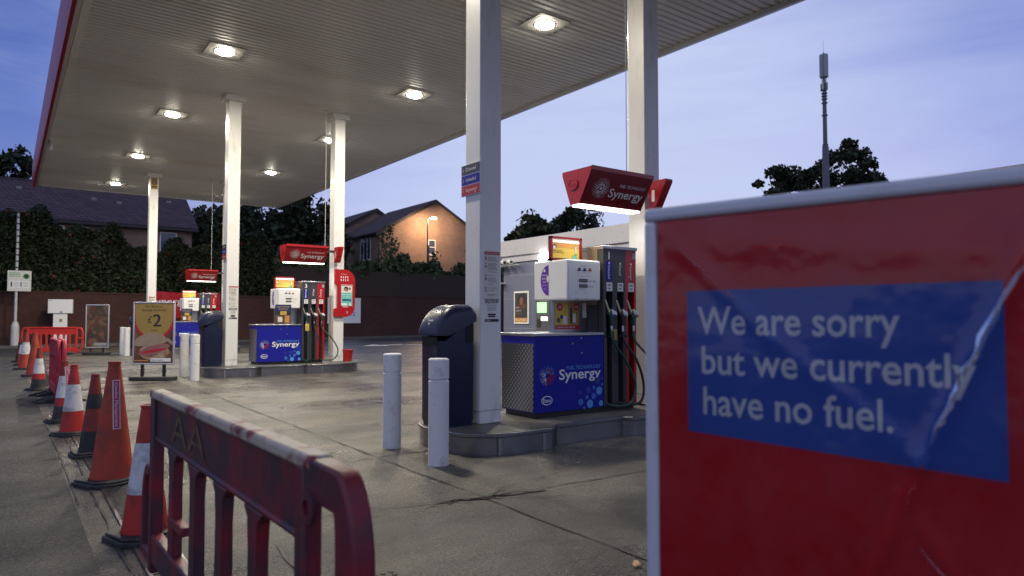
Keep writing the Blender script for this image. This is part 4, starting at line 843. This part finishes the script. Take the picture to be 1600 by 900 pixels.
# the big foreground notice
A0 = Vector((1.313, 1.194)); dv = Vector((.166, -.759)).normalized(); rz = math.atan2(dv.y, dv.x); Wd = .86; Zb, Zt = .33, 1.652
t = thing('fuel_notice', (A0.x, A0.y, 0), 'large red notice saying sorry, currently no fuel, in a pale frame', 'sign', None, rz); b = MB(); f = .034; d0, d1 = -.018, .03
for q in ((0, Zb, Wd, Zb + f), (0, Zt - f, Wd, Zt), (0, Zb + f, f, Zt - f), (Wd - f, Zb + f, Wd, Zt - f)): b.box(q[0], d0, q[1], q[2], d1, q[3], 'pale_frame')
b.build('frame', t, bevel=.012, seg=4)
b = MB(); b.box(f - .004, 0, Zb + f - .004, Wd - f + .004, .02, Zt - f + .004, 'redsheet'); sh = b.build('sheet', t); X = FX((0, 0, 0)); b = MB()
b.flat([(.112, 1.103), (.742, 1.078), (.742, 1.446), (.112, 1.441)], 'bluesticker', X, .002)
for s, x0, x1, zb in (('We are sorry', .139, .572, 1.338), ('but we currently', .149, .697, 1.244), ('have no fuel.', .152, .556, 1.148)): b.text(s, x0, zb, 'white', X, width=x1 - x0, cap=.064, off=.0035, bold=.014)
b.build('message', sh, sharp=0)
nu, nv = 60, 90; b = MB(); v = []; fc = []
def crease(u, z):
    d = .0
    # long folds in the loose film
    for (ax, az, bx, bz, h, w) in ((.80, 1.56, .60, 1.10, .010, .022), (.60, 1.10, .47, .78, .006, .020), (.04, 1.60, .32, 1.33, .004, .025), (.32, 1.33, .60, 1.10, .004, .03), (.60, .98, .72, .80, .007, .02), (.20, 1.55, .75, 1.50, .003, .05), (.50, .70, .80, .95, .004, .03)):
        dx, dz = bx - ax, bz - az; L2 = dx * dx + dz * dz; tt = ((u - ax) * dx + (z - az) * dz) / L2; tt = min(1, max(0, tt)); e = math.hypot(u - ax - tt * dx, z - az - tt * dz)
        d += h * max(0, 1 - e / w) * (1 - .6 * abs(tt - .5))
    return d + .0015 * math.sin(u * 9 + z * 5) + .001 * math.sin(z * 17 - u * 6)
for j in range(nv + 1):
    for i in range(nu + 1):
        u = f + .002 + (Wd - 2 * f - .004) * i / nu; z = Zb + f + .002 + (Zt - Zb - 2 * f - .004) * j / nv; v.append((u, -.009 - crease(u, z), z))
for j in range(nv):
    for i in range(nu): k = j * (nu + 1) + i; fc.append((k, k + 1, k + nu + 2, k + nu + 1))
b.add(v, fc, 'film'); pc = b.build('plastic_cover', t, sharp=60)
for pts, w in (([(.815, 1.535), (.745, 1.42), (.69, 1.30), (.645, 1.19), (.615, 1.12)], .0065), ([(.612, 1.11), (.588, 1.045), (.572, .99)], .003), ([(.60, .93), (.66, .86), (.70, .79)], .0028), ([(.05, 1.59), (.18, 1.47), (.30, 1.36)], .0018)):  # thin ridged strips along the folds, their whiteness standing in for glare
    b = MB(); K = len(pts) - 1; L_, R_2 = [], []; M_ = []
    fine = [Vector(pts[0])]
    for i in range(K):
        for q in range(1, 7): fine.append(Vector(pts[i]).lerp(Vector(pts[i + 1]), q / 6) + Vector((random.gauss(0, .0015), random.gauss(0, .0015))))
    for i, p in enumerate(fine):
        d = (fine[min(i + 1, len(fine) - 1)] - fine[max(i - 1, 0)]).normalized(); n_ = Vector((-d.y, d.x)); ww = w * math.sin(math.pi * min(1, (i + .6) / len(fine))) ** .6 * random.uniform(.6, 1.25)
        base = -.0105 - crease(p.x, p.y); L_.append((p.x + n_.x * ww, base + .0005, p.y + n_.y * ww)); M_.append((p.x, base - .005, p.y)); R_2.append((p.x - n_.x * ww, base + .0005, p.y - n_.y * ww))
    nn = len(fine); b.add(L_ + M_ + R_2, [(i, i + 1, nn + i + 1, nn + i) for i in range(nn - 1)] + [(nn + i, nn + i + 1, 2 * nn + i + 1, 2 * nn + i) for i in range(nn - 1)], 'glare'); b.build('fold_glare', pc, sharp=20)
b = MB()
for x in (.22, .64): b.box(x - .03, -.015, .08, x + .03, .025, Zb + .01, 'black')
b.build('legs', t)
b = MB(); b.prism(arcp(Wd * .86, 0, .19, -90, 90) + arcp(Wd * .14, 0, .19, 90, 270), 0, .085, 'rubber'); b.build('base', t, bevel=.012)

# ------------------------------------------------------------------ boundary wall, fence, hedge
WY = lambda x: 37.0 + .16 * x
ang = math.atan(.16)
t = thing('brick_wall', (0, 37.0, 0), 'long dark red brick boundary wall at the back of the forecourt', 'wall', None, ang)
b = MB(); b.box(-40, 0, 0, 14, .35, 2.42, 'wallbrick'); b.box(14, 0, 0, 48, .35, 2.62, 'wallbrick'); b.build('brickwork', t)
b = MB(); b.box(-40, -.03, 2.422, 13.998, .38, 2.50, 'wallbrick'); b.box(14.002, -.03, 2.622, 48, .38, 2.70, 'wallbrick'); b.build('coping', t)
b = MB(); b.box(-40, -.9, .004, 48, -.004, .12, 'islandtop'); k = b.build('kerb'); k.location = (0, 37.0, 0); k.rotation_euler = (0, 0, ang); tag(k, kind='structure')
b = MB(); v = [(-60, 37.6, 2.3), (60, 47.5, 2.3), (70, 120, 3.5), (-60, 120, 3.5)]; b.add(v, [(0, 1, 2, 3)], 'earth'); tag(b.build('embankment', sharp=0), kind='structure')
t = thing('wooden_fence', (0, 37.0, 2.3), 'dark upright board fence standing above the brick wall on the right', 'fence', None, ang); b = MB(); x = 12.0; rnd = random.Random(4)
while x < 46:
    b.box(x, .75 + rnd.uniform(0, .012), 0, x + .142, .775, 1.98 + rnd.uniform(-.03, .03), 'wood'); x += .15
b.build('boards', t)
b = MB(); x = 12.0
while x < 46: b.box(x, .78, 0, x + .1, .88, 2.0, 'wood'); x += 2.4
b.build('posts', t)

def hedge(name, label, x0, x1, depth, z0, ztop, n, size, mt, cat, berries=0):
    t = thing(name, (0, 37.0, 0), label, cat, None, ang)
    x = RNG.uniform(x0, x1, n); tp = ztop(x); q = RNG.random(n) ** .7; z = z0 + (tp - z0) * q
    bul = .25 * np.sin(x * 1.7 + z * 2.1) + .2 * np.sin(x * 3.9 - z * 1.3); y = .35 + depth * RNG.random(n) ** 1.6 - bul * .5 - .2 * (1 - q) + RNG.normal(0, .05, n)
    quads('foliage', np.stack([x, y, z], 1), size, mt, t, m2='berry' if berries else None, frac2=berries)
    # inner woody mass so that the hedge is not see-through
    b = MB(); xs = np.arange(x0, x1 + .5, .5); 
    for i in range(len(xs) - 1): b.box(xs[i], .75, z0, xs[i + 1] - .003, .75 + depth * .5, max(z0 + .1, min(float(ztop(xs[i:i + 1])[0]), float(ztop(xs[i + 1:i + 2])[0])) - .35), 'leaf2')
    b.build('inner_growth', t, sharp=0); return t
def zt1(x): return 5.45 + .55 * np.sin(x * .55 + 1) + .35 * np.sin(x * 1.9) + .25 * np.sin(x * 4.3 + 2)
hedge('hedge', 'tall dark overgrown hedge with red berries above the wall on the left', -12, 12.5, 1.3, 2.35, zt1, 105000, .095, 'leaf2', 'hedge', .006)
def zt2(x): return 5.0 + .30 * np.sin(x * .9) + .25 * np.sin(x * 2.3 + 1) + .18 * np.sin(x * 5.1)
t = thing('shrub_row', (0, 37.0, 0), 'row of leafy green shrubs growing over the fence before the lit house', 'shrubs', None, ang)
n = 26000; x = RNG.uniform(12.3, 34, n); q = RNG.random(n); z = 3.4 + (zt2(x) - 3.4) * q; y = 1.0 + RNG.random(n) * 1.2 - .35 * np.sin(x * 2.1) * (q > .4); quads('foliage', np.stack([x, y, z], 1), .17, 'leaf3', t)
for xs, h in ((21.2, 7.4), (22.0, 6.9), (29.6, 6.6), (25.7, 6.2), (17.5, 6.4)):      # taller wispy stems
    pass
b = MB(); P = []
for xs, h in ((20.6, 6.9), (21.2, 7.5), (21.7, 6.6), (28.9, 6.9), (29.7, 6.4), (25.2, 6.0), (16.9, 6.3)):
    top = Vector((xs + random.uniform(-.3, .3), 1.6, h)); bs = Vector((xs, 1.5, 3.6)); b.tube([bs, (bs + top) / 2 + Vector((random.uniform(-.1, .1), 0, 0)), top], [.03, .02, .008], 'bark', 5)
    for k in range(220):
        s_ = random.uniform(.25, 1); p = bs.lerp(top, s_) + Vector((random.gauss(0, .28 * (1.25 - s_)), random.gauss(0, .25), random.gauss(0, .12))); P.append(tuple(p))
b.build('stems', t); quads('sprigs', np.array(P), .13, 'leaf3', t)

# ------------------------------------------------------------------ trees
def tree(loc, label, h, rx, rz_, n, size, trunk=.25, m='leaf', clumps=40, asp=1.5, lo=.25, seed=1, spread=.16):
    t = thing('tree', loc, label, 'tree', 'dark trees behind the station'); rn = np.random.default_rng(seed); rd = random.Random(seed)
    zc = h - rz_; b = MB(); b.tube([(0, 0, 0), (.1, .05, h * .3), (-.05, 0, h * .55), (.1, 0, h * .8)], [trunk, trunk * .8, trunk * .55, trunk * .25], 'bark', 8); b.build('trunk', t)
    C = []
    while len(C) < clumps:
        p = rn.uniform(-1, 1, 3); r = np.linalg.norm(p)
        if .35 < r < 1: C.append(p * (1 + rn.normal(0, .08)) * np.array([rx, rx, rz_]) + np.array([0, 0, zc]))
    b = MB()
    for c in C[:45]: 
        s = Vector((0, 0, rd.uniform(h * .3, zc))); e = Vector(c); mid = s.lerp(e, .5) + Vector((rd.gauss(0, .2), rd.gauss(0, .2), rd.uniform(0, .4))); b.tube([s, mid, e], [trunk * .3, trunk * .18, trunk * .05], 'bark', 5)
    b.build('limbs', t)
    P = []
    for c in C:
        k = max(6, int(n / clumps * rn.uniform(.5, 1.5))); g = rn.normal(0, 1, (k, 3)); g = g / np.linalg.norm(g, axis=1)[:, None] * rn.random((k, 1)) ** .5; P.append(c + g * np.array([rx, rx, rz_ * .8]) * spread * 2 * rn.uniform(.7, 1.3))
    quads('crown', np.concatenate(P), size, m, t, asp=asp); return t
tree((37.6, 46.6, 2), 'broad dark tree behind the shop roof, left of two', 8.6, 2.9, 3.0, 7500, .27, seed=3)
tree((40.0, 44.6, 2), 'denser dark tree behind the shop roof, right of two', 9.2, 2.1, 3.6, 8500, .24, seed=5, spread=.2)
tree((35.3, 48.4, 2), 'low dark bush tree behind the white shop corner', 5.6, 1.9, 2.6, 4000, .26, seed=8)
tree((78.2, 40.6, 0), 'airy tree with open branches behind the phone mast', 21.4, 4.0, 4.4, 8500, .30, seed=13, clumps=75, spread=.11)
tree((72.9, 44.6, 0), 'low spreading tree left of the phone mast', 18.8, 3.6, 2.9, 4600, .30, seed=14, clumps=30, spread=.13)
tree((.0, 86.0, 2), 'tall tree rising above the left house roof beside the canopy edge', 16.6, 2.3, 3.6, 2600, .42, seed=21, clumps=30, spread=.16)
tree((-3.2, 84.0, 2), 'tree at the far left edge above the roof', 13.2, 2.6, 3.4, 2200, .42, seed=22, clumps=26)
tree((19.2, 54.0, 2), 'dark round tree between canopy edge and the lit house', 9.3, 3.0, 3.4, 8000, .28, seed=31, spread=.2)
tree((15.4, 56.5, 2), 'dark tree behind the hedge below the canopy corner', 8.0, 3.2, 3.0, 7000, .28, seed=32, spread=.2)
tree((11.4, 53.0, 2), 'dark tree behind the hedge, between left house and middle column', 6.6, 2.8, 2.8, 6000, .26, seed=33, spread=.2)
tree((21.6, 57.5, 2), 'dark tree immediately left of the second house roof', 7.2, 2.2, 3.0, 4500, .28, seed=34, spread=.2)

# ------------------------------------------------------------------ houses
def gable_house(x0, x1, y0, y1, ze, zr, label, mt, windows):
    t = thing('brick_house', (x0, y0, 2.0), label, 'house', 'brick houses behind the wall'); w = x1 - x0; d = y1 - y0; e = ze - 2; r = zr - 2; X = FX((0, 0, 0)); b = MB()
    b.prism([(0, 0), (w, 0), (w, e), (w / 2, r), (0, e)], -d, 0, 'housebrick', X); wl = b.build('walls', t)
    b = MB(); s = (r - e) / (w / 2); o = .35; tk = .14
    for sg in (0, 1):
        P = [(-o, e - o * s), (w / 2, r), (w / 2, r + tk), (-o, e - o * s + tk)]
        if sg: P = [(w - a, c) for a, c in P][::-1]
        P = [(a + (.0015 if sg else -.0015) * 0, c + .03) for a, c in P]; b.prism(P, -d - .2, .2, mt, X)
    rf = b.build('roof', t)
    b = MB(); b.prism([(-o, e - o * s - .16), (w / 2, r - .14), (w / 2, r + .02), (-o, e - o * s + .02)], .202, .235, 'darkpole', X); b.prism([(w - a, c) for a, c in [(-o, e - o * s - .16), (w / 2, r - .14), (w / 2, r + .02), (-o, e - o * s + .02)]][::-1], .202, .235, 'darkpole', X); b.build('bargeboard', rf)
    b = MB(); b.box(-.12, -.3, e - o * s - .12, -.02 - .0, d, e - o * s - .0, 'darkpole'); b.cyl((-.05, -.06, 0), (-.05, -.06, e - .2), .05, 'darkpole', n=8); b.build('gutter', t)
    for face, u0, z0, u1, z1, bars in windows:
        F = X if face == 'g' else FL((0, d, 0)); b = MB(); fw = .07
        for q in ((u0, z0, u1, z0 + fw), (u0, z1 - fw, u1, z1), (u0, z0 + fw, u0 + fw, z1 - fw), (u1 - fw, z0 + fw, u1, z1 - fw)): b.box(q[0], q[1], -.02, q[2], q[3], .05, 'white_plastic', F)
        for k in range(1, bars): xm = u0 + (u1 - u0) * k / bars; b.box(xm - .03, z0 + fw, -.02, xm + .03, z1 - fw, .045, 'white_plastic', F)
        if bars == 1: b.box(u0 + fw, (z0 + z1) / 2 - .03, -.02, u1 - fw, (z0 + z1) / 2 + .03, .045, 'white_plastic', F)
        wn = b.build('window', t); b = MB(); b.box(u0 + fw, z0 + fw, -.01, u1 - fw, z1 - fw, .02, 'winglass', F); b.build('pane', wn); b = MB(); b.box(u0 - .1, z0 - .1, .0, u1 + .1, z0 - .003, .08, 'offwhite', F); b.build('sill', wn)
    return t
gable_house(24.8, 35.4, 52, 61, 8.4, 11.45, 'brick house with its gable lit orange by the street lamp', 'tiles', [('g', 4.62, 4.75, 5.35, 6.05, 1), ('s', 9 - 3.75, 4.2, 9 - 1.65, 6.25, 3)])
gable_house(24.3, 34.6, 62.5, 72, 9.0, 11.95, 'second brick house whose dark roof rises behind the lit gable', 'tiles', [])
# long house on the left, ridge along X
t = thing('brick_house', (-14, 46, 2.0), 'long tiled roof house behind the hedge on the left', 'house', 'brick houses behind the wall')
w, d, e, r = 23.2, 8.0, 4.95, 7.4; b = MB(); b.prism([(0, 0), (d, 0), (d, e), (d / 2, r - .15), (0, e)], 0, w, 'housebrick', fr((0, 0, 0), (0, 1, 0), (0, 0, 1))); b.build('walls', t)
b = MB(); s = (r - e) / (d / 2); P = [(-.4, e - .4 * s), (d / 2, r), (d / 2, r + .14), (-.4, e - .4 * s + .14)]; F = fr((0, 0, 0), (0, 1, 0), (0, 0, 1))
b.prism(P, -.3, w + .3, 'tiles2', F); b.prism([(d - a, c) for a, c in P][::-1], -.3, w + .3, 'tiles2', F); b.cyl((-.3, d / 2, r + .12), (w + .3, d / 2, r + .12), .09, 'tiles2', n=8); rf = b.build('roof', t)
for px, pz in ((12.3, .32), (14.3, .38), (18.0, .28), (19.3, .24), (22.2, .36)):
    yy = .5 + pz * 6; zz = e + (yy) * s + .16; b = MB(); b.box(px, yy, zz - .04, px + .26, yy + .3, zz + .12, 'greyink'); b.build('roof_vent', rf)
b = MB(); b.box(-.3, -.5, e - .4 * s - .1, w + .3, -.405, e - .4 * s + .02, 'darkpole'); b.build('gutter', t)
for u0 in (15.6, 16.8, 21.4):
    X = FX((0, 0, 0)); b = MB(); u1 = u0 + .95; z0, z1 = 3.3, 4.5; fw = .07
    for q in ((u0, z0, u1, z0 + fw), (u0, z1 - fw, u1, z1), (u0, z0 + fw, u0 + fw, z1 - fw), (u1 - fw, z0 + fw, u1, z1 - fw)): b.box(q[0], q[1], -.02, q[2], q[3], .05, 'white_plastic', X)
    wn = b.build('window', t); b = MB(); b.box(u0 + fw, z0 + fw, -.01, u1 - fw, z1 - fw, .02, 'winglass', X); b.build('pane', wn)

t = thing('street_lamp', (28.35, 50.2, 2.2), 'lit street lamp on a dark pole before the orange gable', 'street lamp')
b = MB(); b.cyl((0, 0, 0), (0, 0, 7.25), .075, 'darkpole', .05, n=10); b.tube([(0, 0, 7.2), (.08, -.02, 7.42), (.35, -.02, 7.5), (.5, -.02, 7.5)], .035, 'darkpole', 8); b.build('pole', t)
b = MB(); b.box(.32, -.13, 7.47, .82, .11, 7.6, 'greyink'); b.build('head', t, bevel=.03); b = MB(); b.box(.36, -.11, 7.40, .80, .09, 7.468, 'street'); b.build('lens', t)
ld = bpy.data.lights.new('street_bulb', 'POINT'); ld.energy = 700; ld.color = (1, .68, .40); ld.shadow_soft_size = .12; lo = bpy.data.objects.new('bulb', ld); COL.objects.link(lo); lo.parent = t; lo.location = (.58, -.25, 7.25)
b = MB(); b.cyl((0, 0, 0), (0, 0, 5.2), .055, 'darkpole', n=8); tag(b.build('slim_pole', loc=(28.75, 50.7, 2.2)), 'slim dark pole standing beside the lit street lamp', 'pole')

# ------------------------------------------------------------------ shop
t = thing('shop', (12.5, 17.31, 0), 'white and grey filling station shop building behind pump 1', 'shop'); b = MB()
b.box(0, -16, 0, 8, 0, 3.02, 'shopwall'); b.build('walls', t)
b = MB(); b.box(-.12, -16.1, 3.22, 8.1, .12, 3.70, 'shopfascia'); b.box(-.05, -16.05, 3.022, 8.05, .05, 3.218, 'shopfascia'); b.build('roof_fascia', t, bevel=.012)
b = MB(); b.box(-.006, -12.5, 0.0, -.001, -3.7, 3.0, 'glass'); b.box(-.05, -6.05, 0, -.006, -5.95, 3.0, 'red'); b.box(-.04, -3.72, 0, -.002, -3.64, 3.0, 'white_plastic'); b.build('shop_front', t)
b = MB()
for z in (1.0, 1.9, 2.62): b.box(-.004, -3.6, z, 0, .0, z + .012, 'greyink')
b.build('cladding_seams', t)
t = thing('cash_machine', (12.49, 15.20, 0), 'grey cash machine with a glowing green screen on the shop wall', 'cash machine'); X = FL((0, .42, 0)); b = MB()
b.box(0, .85, 0, .62, 2.0, .06, 'steel', X); b.build('housing', t, bevel=.01); b = MB(); b.box(.04, 1.80, .06, .60, 2.0, .075, 'ink', X); b.build('header', t); b = MB(); b.box(.08, 1.48, .06, .50, 1.78, .07, 'screen', X); b.build('screen', t); b = MB(); b.box(.26, 1.25, .06, .54, 1.36, .07, 'slotlight', X); b.box(.06, 1.05, .06, .25, 1.30, .068, 'ink', X); b.build('slot', t)
t = thing('portrait_poster', (12.49, 16.36, 0), 'portrait poster with orange foot on the grey shop wall', 'poster'); X = FL((0, .36, 1.15)); b = MB(); b.box(0, 0, 0, .72, .98, .03, 'white_plastic', X); b.build('frame', t)
b = MB(); b.rect(.05, .05, .67, .93, 'grey', X, .034); b.disc(.40, .72, .20, 'ink', X, .036, ry=.19); b.disc(.38, .68, .09, 'skin', X, .038, ry=.12); b.rect(.05, .05, .67, .18, 'orange', X, .037); b.rect(.2, .48, .6, .60, 'photo_bg', X, .0365)
b.text('WITH', .09, .46, 'offwhite', X, cap=.05, off=.04); b.text('LOVE TO', .09, .37, 'offwhite', X, cap=.05, off=.04); b.text('FUEL YOU', .09, .28, 'gold', X, cap=.05, off=.04); b.text('ALL DAY', .09, .09, 'white', X, width=.5, cap=.05, off=.04); b.build('print', t, sharp=0)
t = thing('wall_lamp', (12.46, 15.17, 3.0), 'bright round lamp on the shop wall above pump 1', 'lamp'); b = MB(); b.lathe([(.0005, -.13), (.08, -.10), (.13, 0), (.08, .10), (.0005, .13)], 'shoplamp', 20, X=Matrix.Translation((-.14, 0, .03))); b.build('globe', t); b = MB(); b.box(-.03, -.06, -.06, .03, .06, .12, 'greyink'); b.build('bracket', t)
t = thing('camera_bracket', (12.49, 17.2, 2.93), 'pale bracket pole holding security cameras at the shop corner', 'bracket'); b = MB(); b.box(-.35, -.05, -.03, 0, .55, .03, 'postgrey'); b.cyl((-.2, .5, -2.93), (-.2, .5, .1), .05, 'postgrey', n=10); b.box(-.25, .0, -.55, 0, .5, -.51, 'postgrey'); b.build('arm', t)
for i, l in enumerate(('left security camera of three on the shop corner bracket', 'middle security camera of three on the shop corner bracket', 'right security camera of three on the shop corner bracket')):
    tt = thing('security_camera', (12.2, 17.25 - .34 * i, 2.98), l, 'camera', 'security cameras at the shop corner', R(-20)); b = MB(); b.cyl((0, .13, .06), (0, -.13, .03), .062, 'white_plastic', n=14); b.build('casing', tt); b = MB(); b.cyl((0, -.131, .03), (0, -.135, .03), .05, 'ink', n=14); b.build('lens', tt); b = MB(); b.cyl((.0, .02, -.05), (.0, .02, .03), .02, 'postgrey', n=8); b.cyl((0, .02, -.045), (.29, .02, -.045), .015, 'postgrey', n=8); b.build('mount', tt)

# ------------------------------------------------------------------ things along the wall
t = thing('hanging_banner', (7.4, WY(7.4) - .06, 0), 'red vinyl banner with white lettering hung on the brick wall behind the far pump', 'banner', None, ang); X = FX((0, 0, 0)); b = MB(); v = []; fc = []
for j in range(9):
    for i in range(25): u = -1.75 + 3.5 * i / 24; z = 1.3 + 1.3 * j / 8; v.append((u, -.03 + .012 * math.sin(u * 7 + z * 3), z - .03 * math.cos(u * 1.8)))
for j in range(8):
    for i in range(24): k = j * 25 + i; fc.append((k, k + 1, k + 26, k + 25))
b.add(v, fc, 'red'); bn = b.build('cloth', t, sharp=0); b = MB(); b.text('Synergy', -1.7, 1.98, 'white', X, width=1.75, cap=.32, off=.05); b.text('h', .0, 1.5, 'white', X, cap=.4, off=.05); b.build('lettering', bn, sharp=0)
t = thing('info_board', (16.55, WY(16.55) - .05, 0), 'pale blue and white board on the brick wall behind the lozenge sign', 'sign', None, ang); X = FX((0, 0, 0)); b = MB(); b.box(-1.1, -.02, .95, 1.2, 0, 2.5, 'pale'if 'pale' in M else 'white'); bd = b.build('board', t); b = MB()
b.text('KE', .30, 1.38, 'cyan2', X, width=.55, cap=.26, off=.024); b.disc(-.75, 1.85, .14, 'cyan', X, .024, ry=.16); b.rect(-.80, 1.2, -.70, 1.75, 'ink', X, .023); b.rect(-.95, 1.15, -.6, 1.22, 'ink', X, .0235); b.build('print', bd, sharp=0)
t = thing('air_machine', (1.95, 36.3, 0), 'white air and water machine cabinet against the brick wall', 'cabinet', None, R(-8)); b = MB(); b.box(-.26, -.14, .03, .26, .14, 1.50, 'white_plastic'); pd = b.build('pedestal', t, bevel=.01); b = MB(); b.rect(-.03, 1.12, .08, 1.26, 'gold', FX((0, -.143, 0)), .002); b.rect(-.22, .03, .22, .09, 'grey', FX((0, -.143, 0)), .002); b.build('sticker', pd, sharp=0)
b = MB(); b.box(-.46, -.2, 1.505, .46, .2, 2.12, 'white_plastic'); hd = b.build('head', t, bevel=.012); b = MB(); X = FX((0, -.203, 0)); b.rect(-.02, 1.54, .08, 1.58, 'ink', X, .002); b.rect(-.43, 2.07, -.3, 2.085, 'ink', X, .002); b.build('latch', hd, sharp=0)
t = thing('notice_post', (.33, 36.3, 0), 'tall white post with a square parking notice at far left', 'sign post'); b = MB(); b.lathe([(.15, 0), (.15, .95), (.10, 1.12), (.055, 1.15), (.05, 5.85)], 'postgrey', 16); b.build('post', t)
b = MB(); b.box(-.32, -.10, 2.45, .52, -.07, 3.34, 'offwhite'); bd = b.build('notice_board', t, bevel=.008); b = MB(); X = FX((0, -.10, 0)); b.disc(.34, 3.10, .12, 'green', X, .003); b.disc(.34, 3.10, .08, 'ink', X, .004)
for k in range(3): b.rect(-.26, 3.22 - k * .07, .12, 3.245 - k * .07, 'green', X, .003)
b.rect(-.26, 2.6, .46, 2.90, 'white', X, .003); b.rect(-.2, 2.64, -.15, 2.86, 'ink', X, .005); b.rect(.14, 2.64, .18, 2.86, 'ink', X, .005)
for k in range(4): b.rect(-.1, 2.66 + k * .055, .08, 2.675 + k * .055, 'greyink', X, .005); b.rect(.22, 2.66 + k * .055, .42, 2.675 + k * .055, 'greyink', X, .005)
b.build('print', bd, sharp=0); b = MB(); b.box(-.2, -.25, 5.85, .28, .15, 5.98, 'darkpole'); b.build('lamp_head', t, bevel=.02)
b = MB(); z = 2.2
for k in range(9): b.box(-.053, -.053, 3.45 + k * .27, .053, .053, 3.51 + k * .27, 'darkpole')
b.build('post_bands', t)

# ------------------------------------------------------------------ phone mast
t = thing('phone_mast', (57.2, 31.2, 0), 'tall grey phone mast with shrouded antennas above the notice', 'mast'); b = MB(); t.scale = (.54, .54, 1); b.lathe([(.55, 0), (.52, 13), (.48, 16.2), (.34, 16.3), (.30, 20.3), (.28, 21.3)], 'mast', 16); b.build('pole', t)
for z in (16.3, 18.9, 20.0, 20.35, 20.6, 20.85): b = MB(); b.lathe([(.30, z), (.46, z), (.46, z + .08), (.30, z + .08)], 'mast', 14); b.build('collar', t)
for k in range(4):
    a = R(45 + 90 * k + 20); c, s_ = math.cos(a), math.sin(a); b = MB(); X = Matrix.Translation((c * .36, s_ * .36, 0)) @ Matrix.Rotation(a, 4, 'Z'); b.box(-.12, -.30, 22.3, .28, .30, 24.35, 'antenna', X); b.build('antenna', t, bevel=.08)
for k in range(6):
    a = R(60 * k); b = MB(); X = Matrix.Translation((math.cos(a) * .42, math.sin(a) * .42, 0)) @ Matrix.Rotation(a, 4, 'Z'); b.box(-.1, -.14, 21.1 + .1 * (k % 2), .14, .14, 21.75 + .1 * (k % 2), 'offwhite' if k % 2 else 'mast', X); b.build('radio_unit', t, bevel=.03)
b = MB(); b.lathe([(.30, 21.2), (.24, 22.3), (.5, 22.32), (.5, 22.42), (.2, 22.45), (.2, 24.4), (.06, 24.5), (.02, 24.7), (.015, 25.6)], 'mast', 14)
for k in range(8): a = R(45 * k); b.cyl((.2 * math.cos(a), .2 * math.sin(a), 21.2), (.42 * math.cos(a), .42 * math.sin(a), 22.35), .025, 'offwhite', n=6)
b.build('head_frame', t)

t_ = MB(); t_.add([(-.03, -.01, .006), (0, -.03, .02), (.035, 0, .008), (.01, .03, .024), (-.02, .02, .010), (0, 0, .03)], [(0, 1, 5), (1, 2, 5), (2, 3, 5), (3, 4, 5), (4, 0, 5)], 'orange')
tag(t_.build('fallen_leaf', loc=(2.83, 2.66, .004)), 'small crumpled orange leaf on the concrete beside the blurred notice frame', 'leaf')
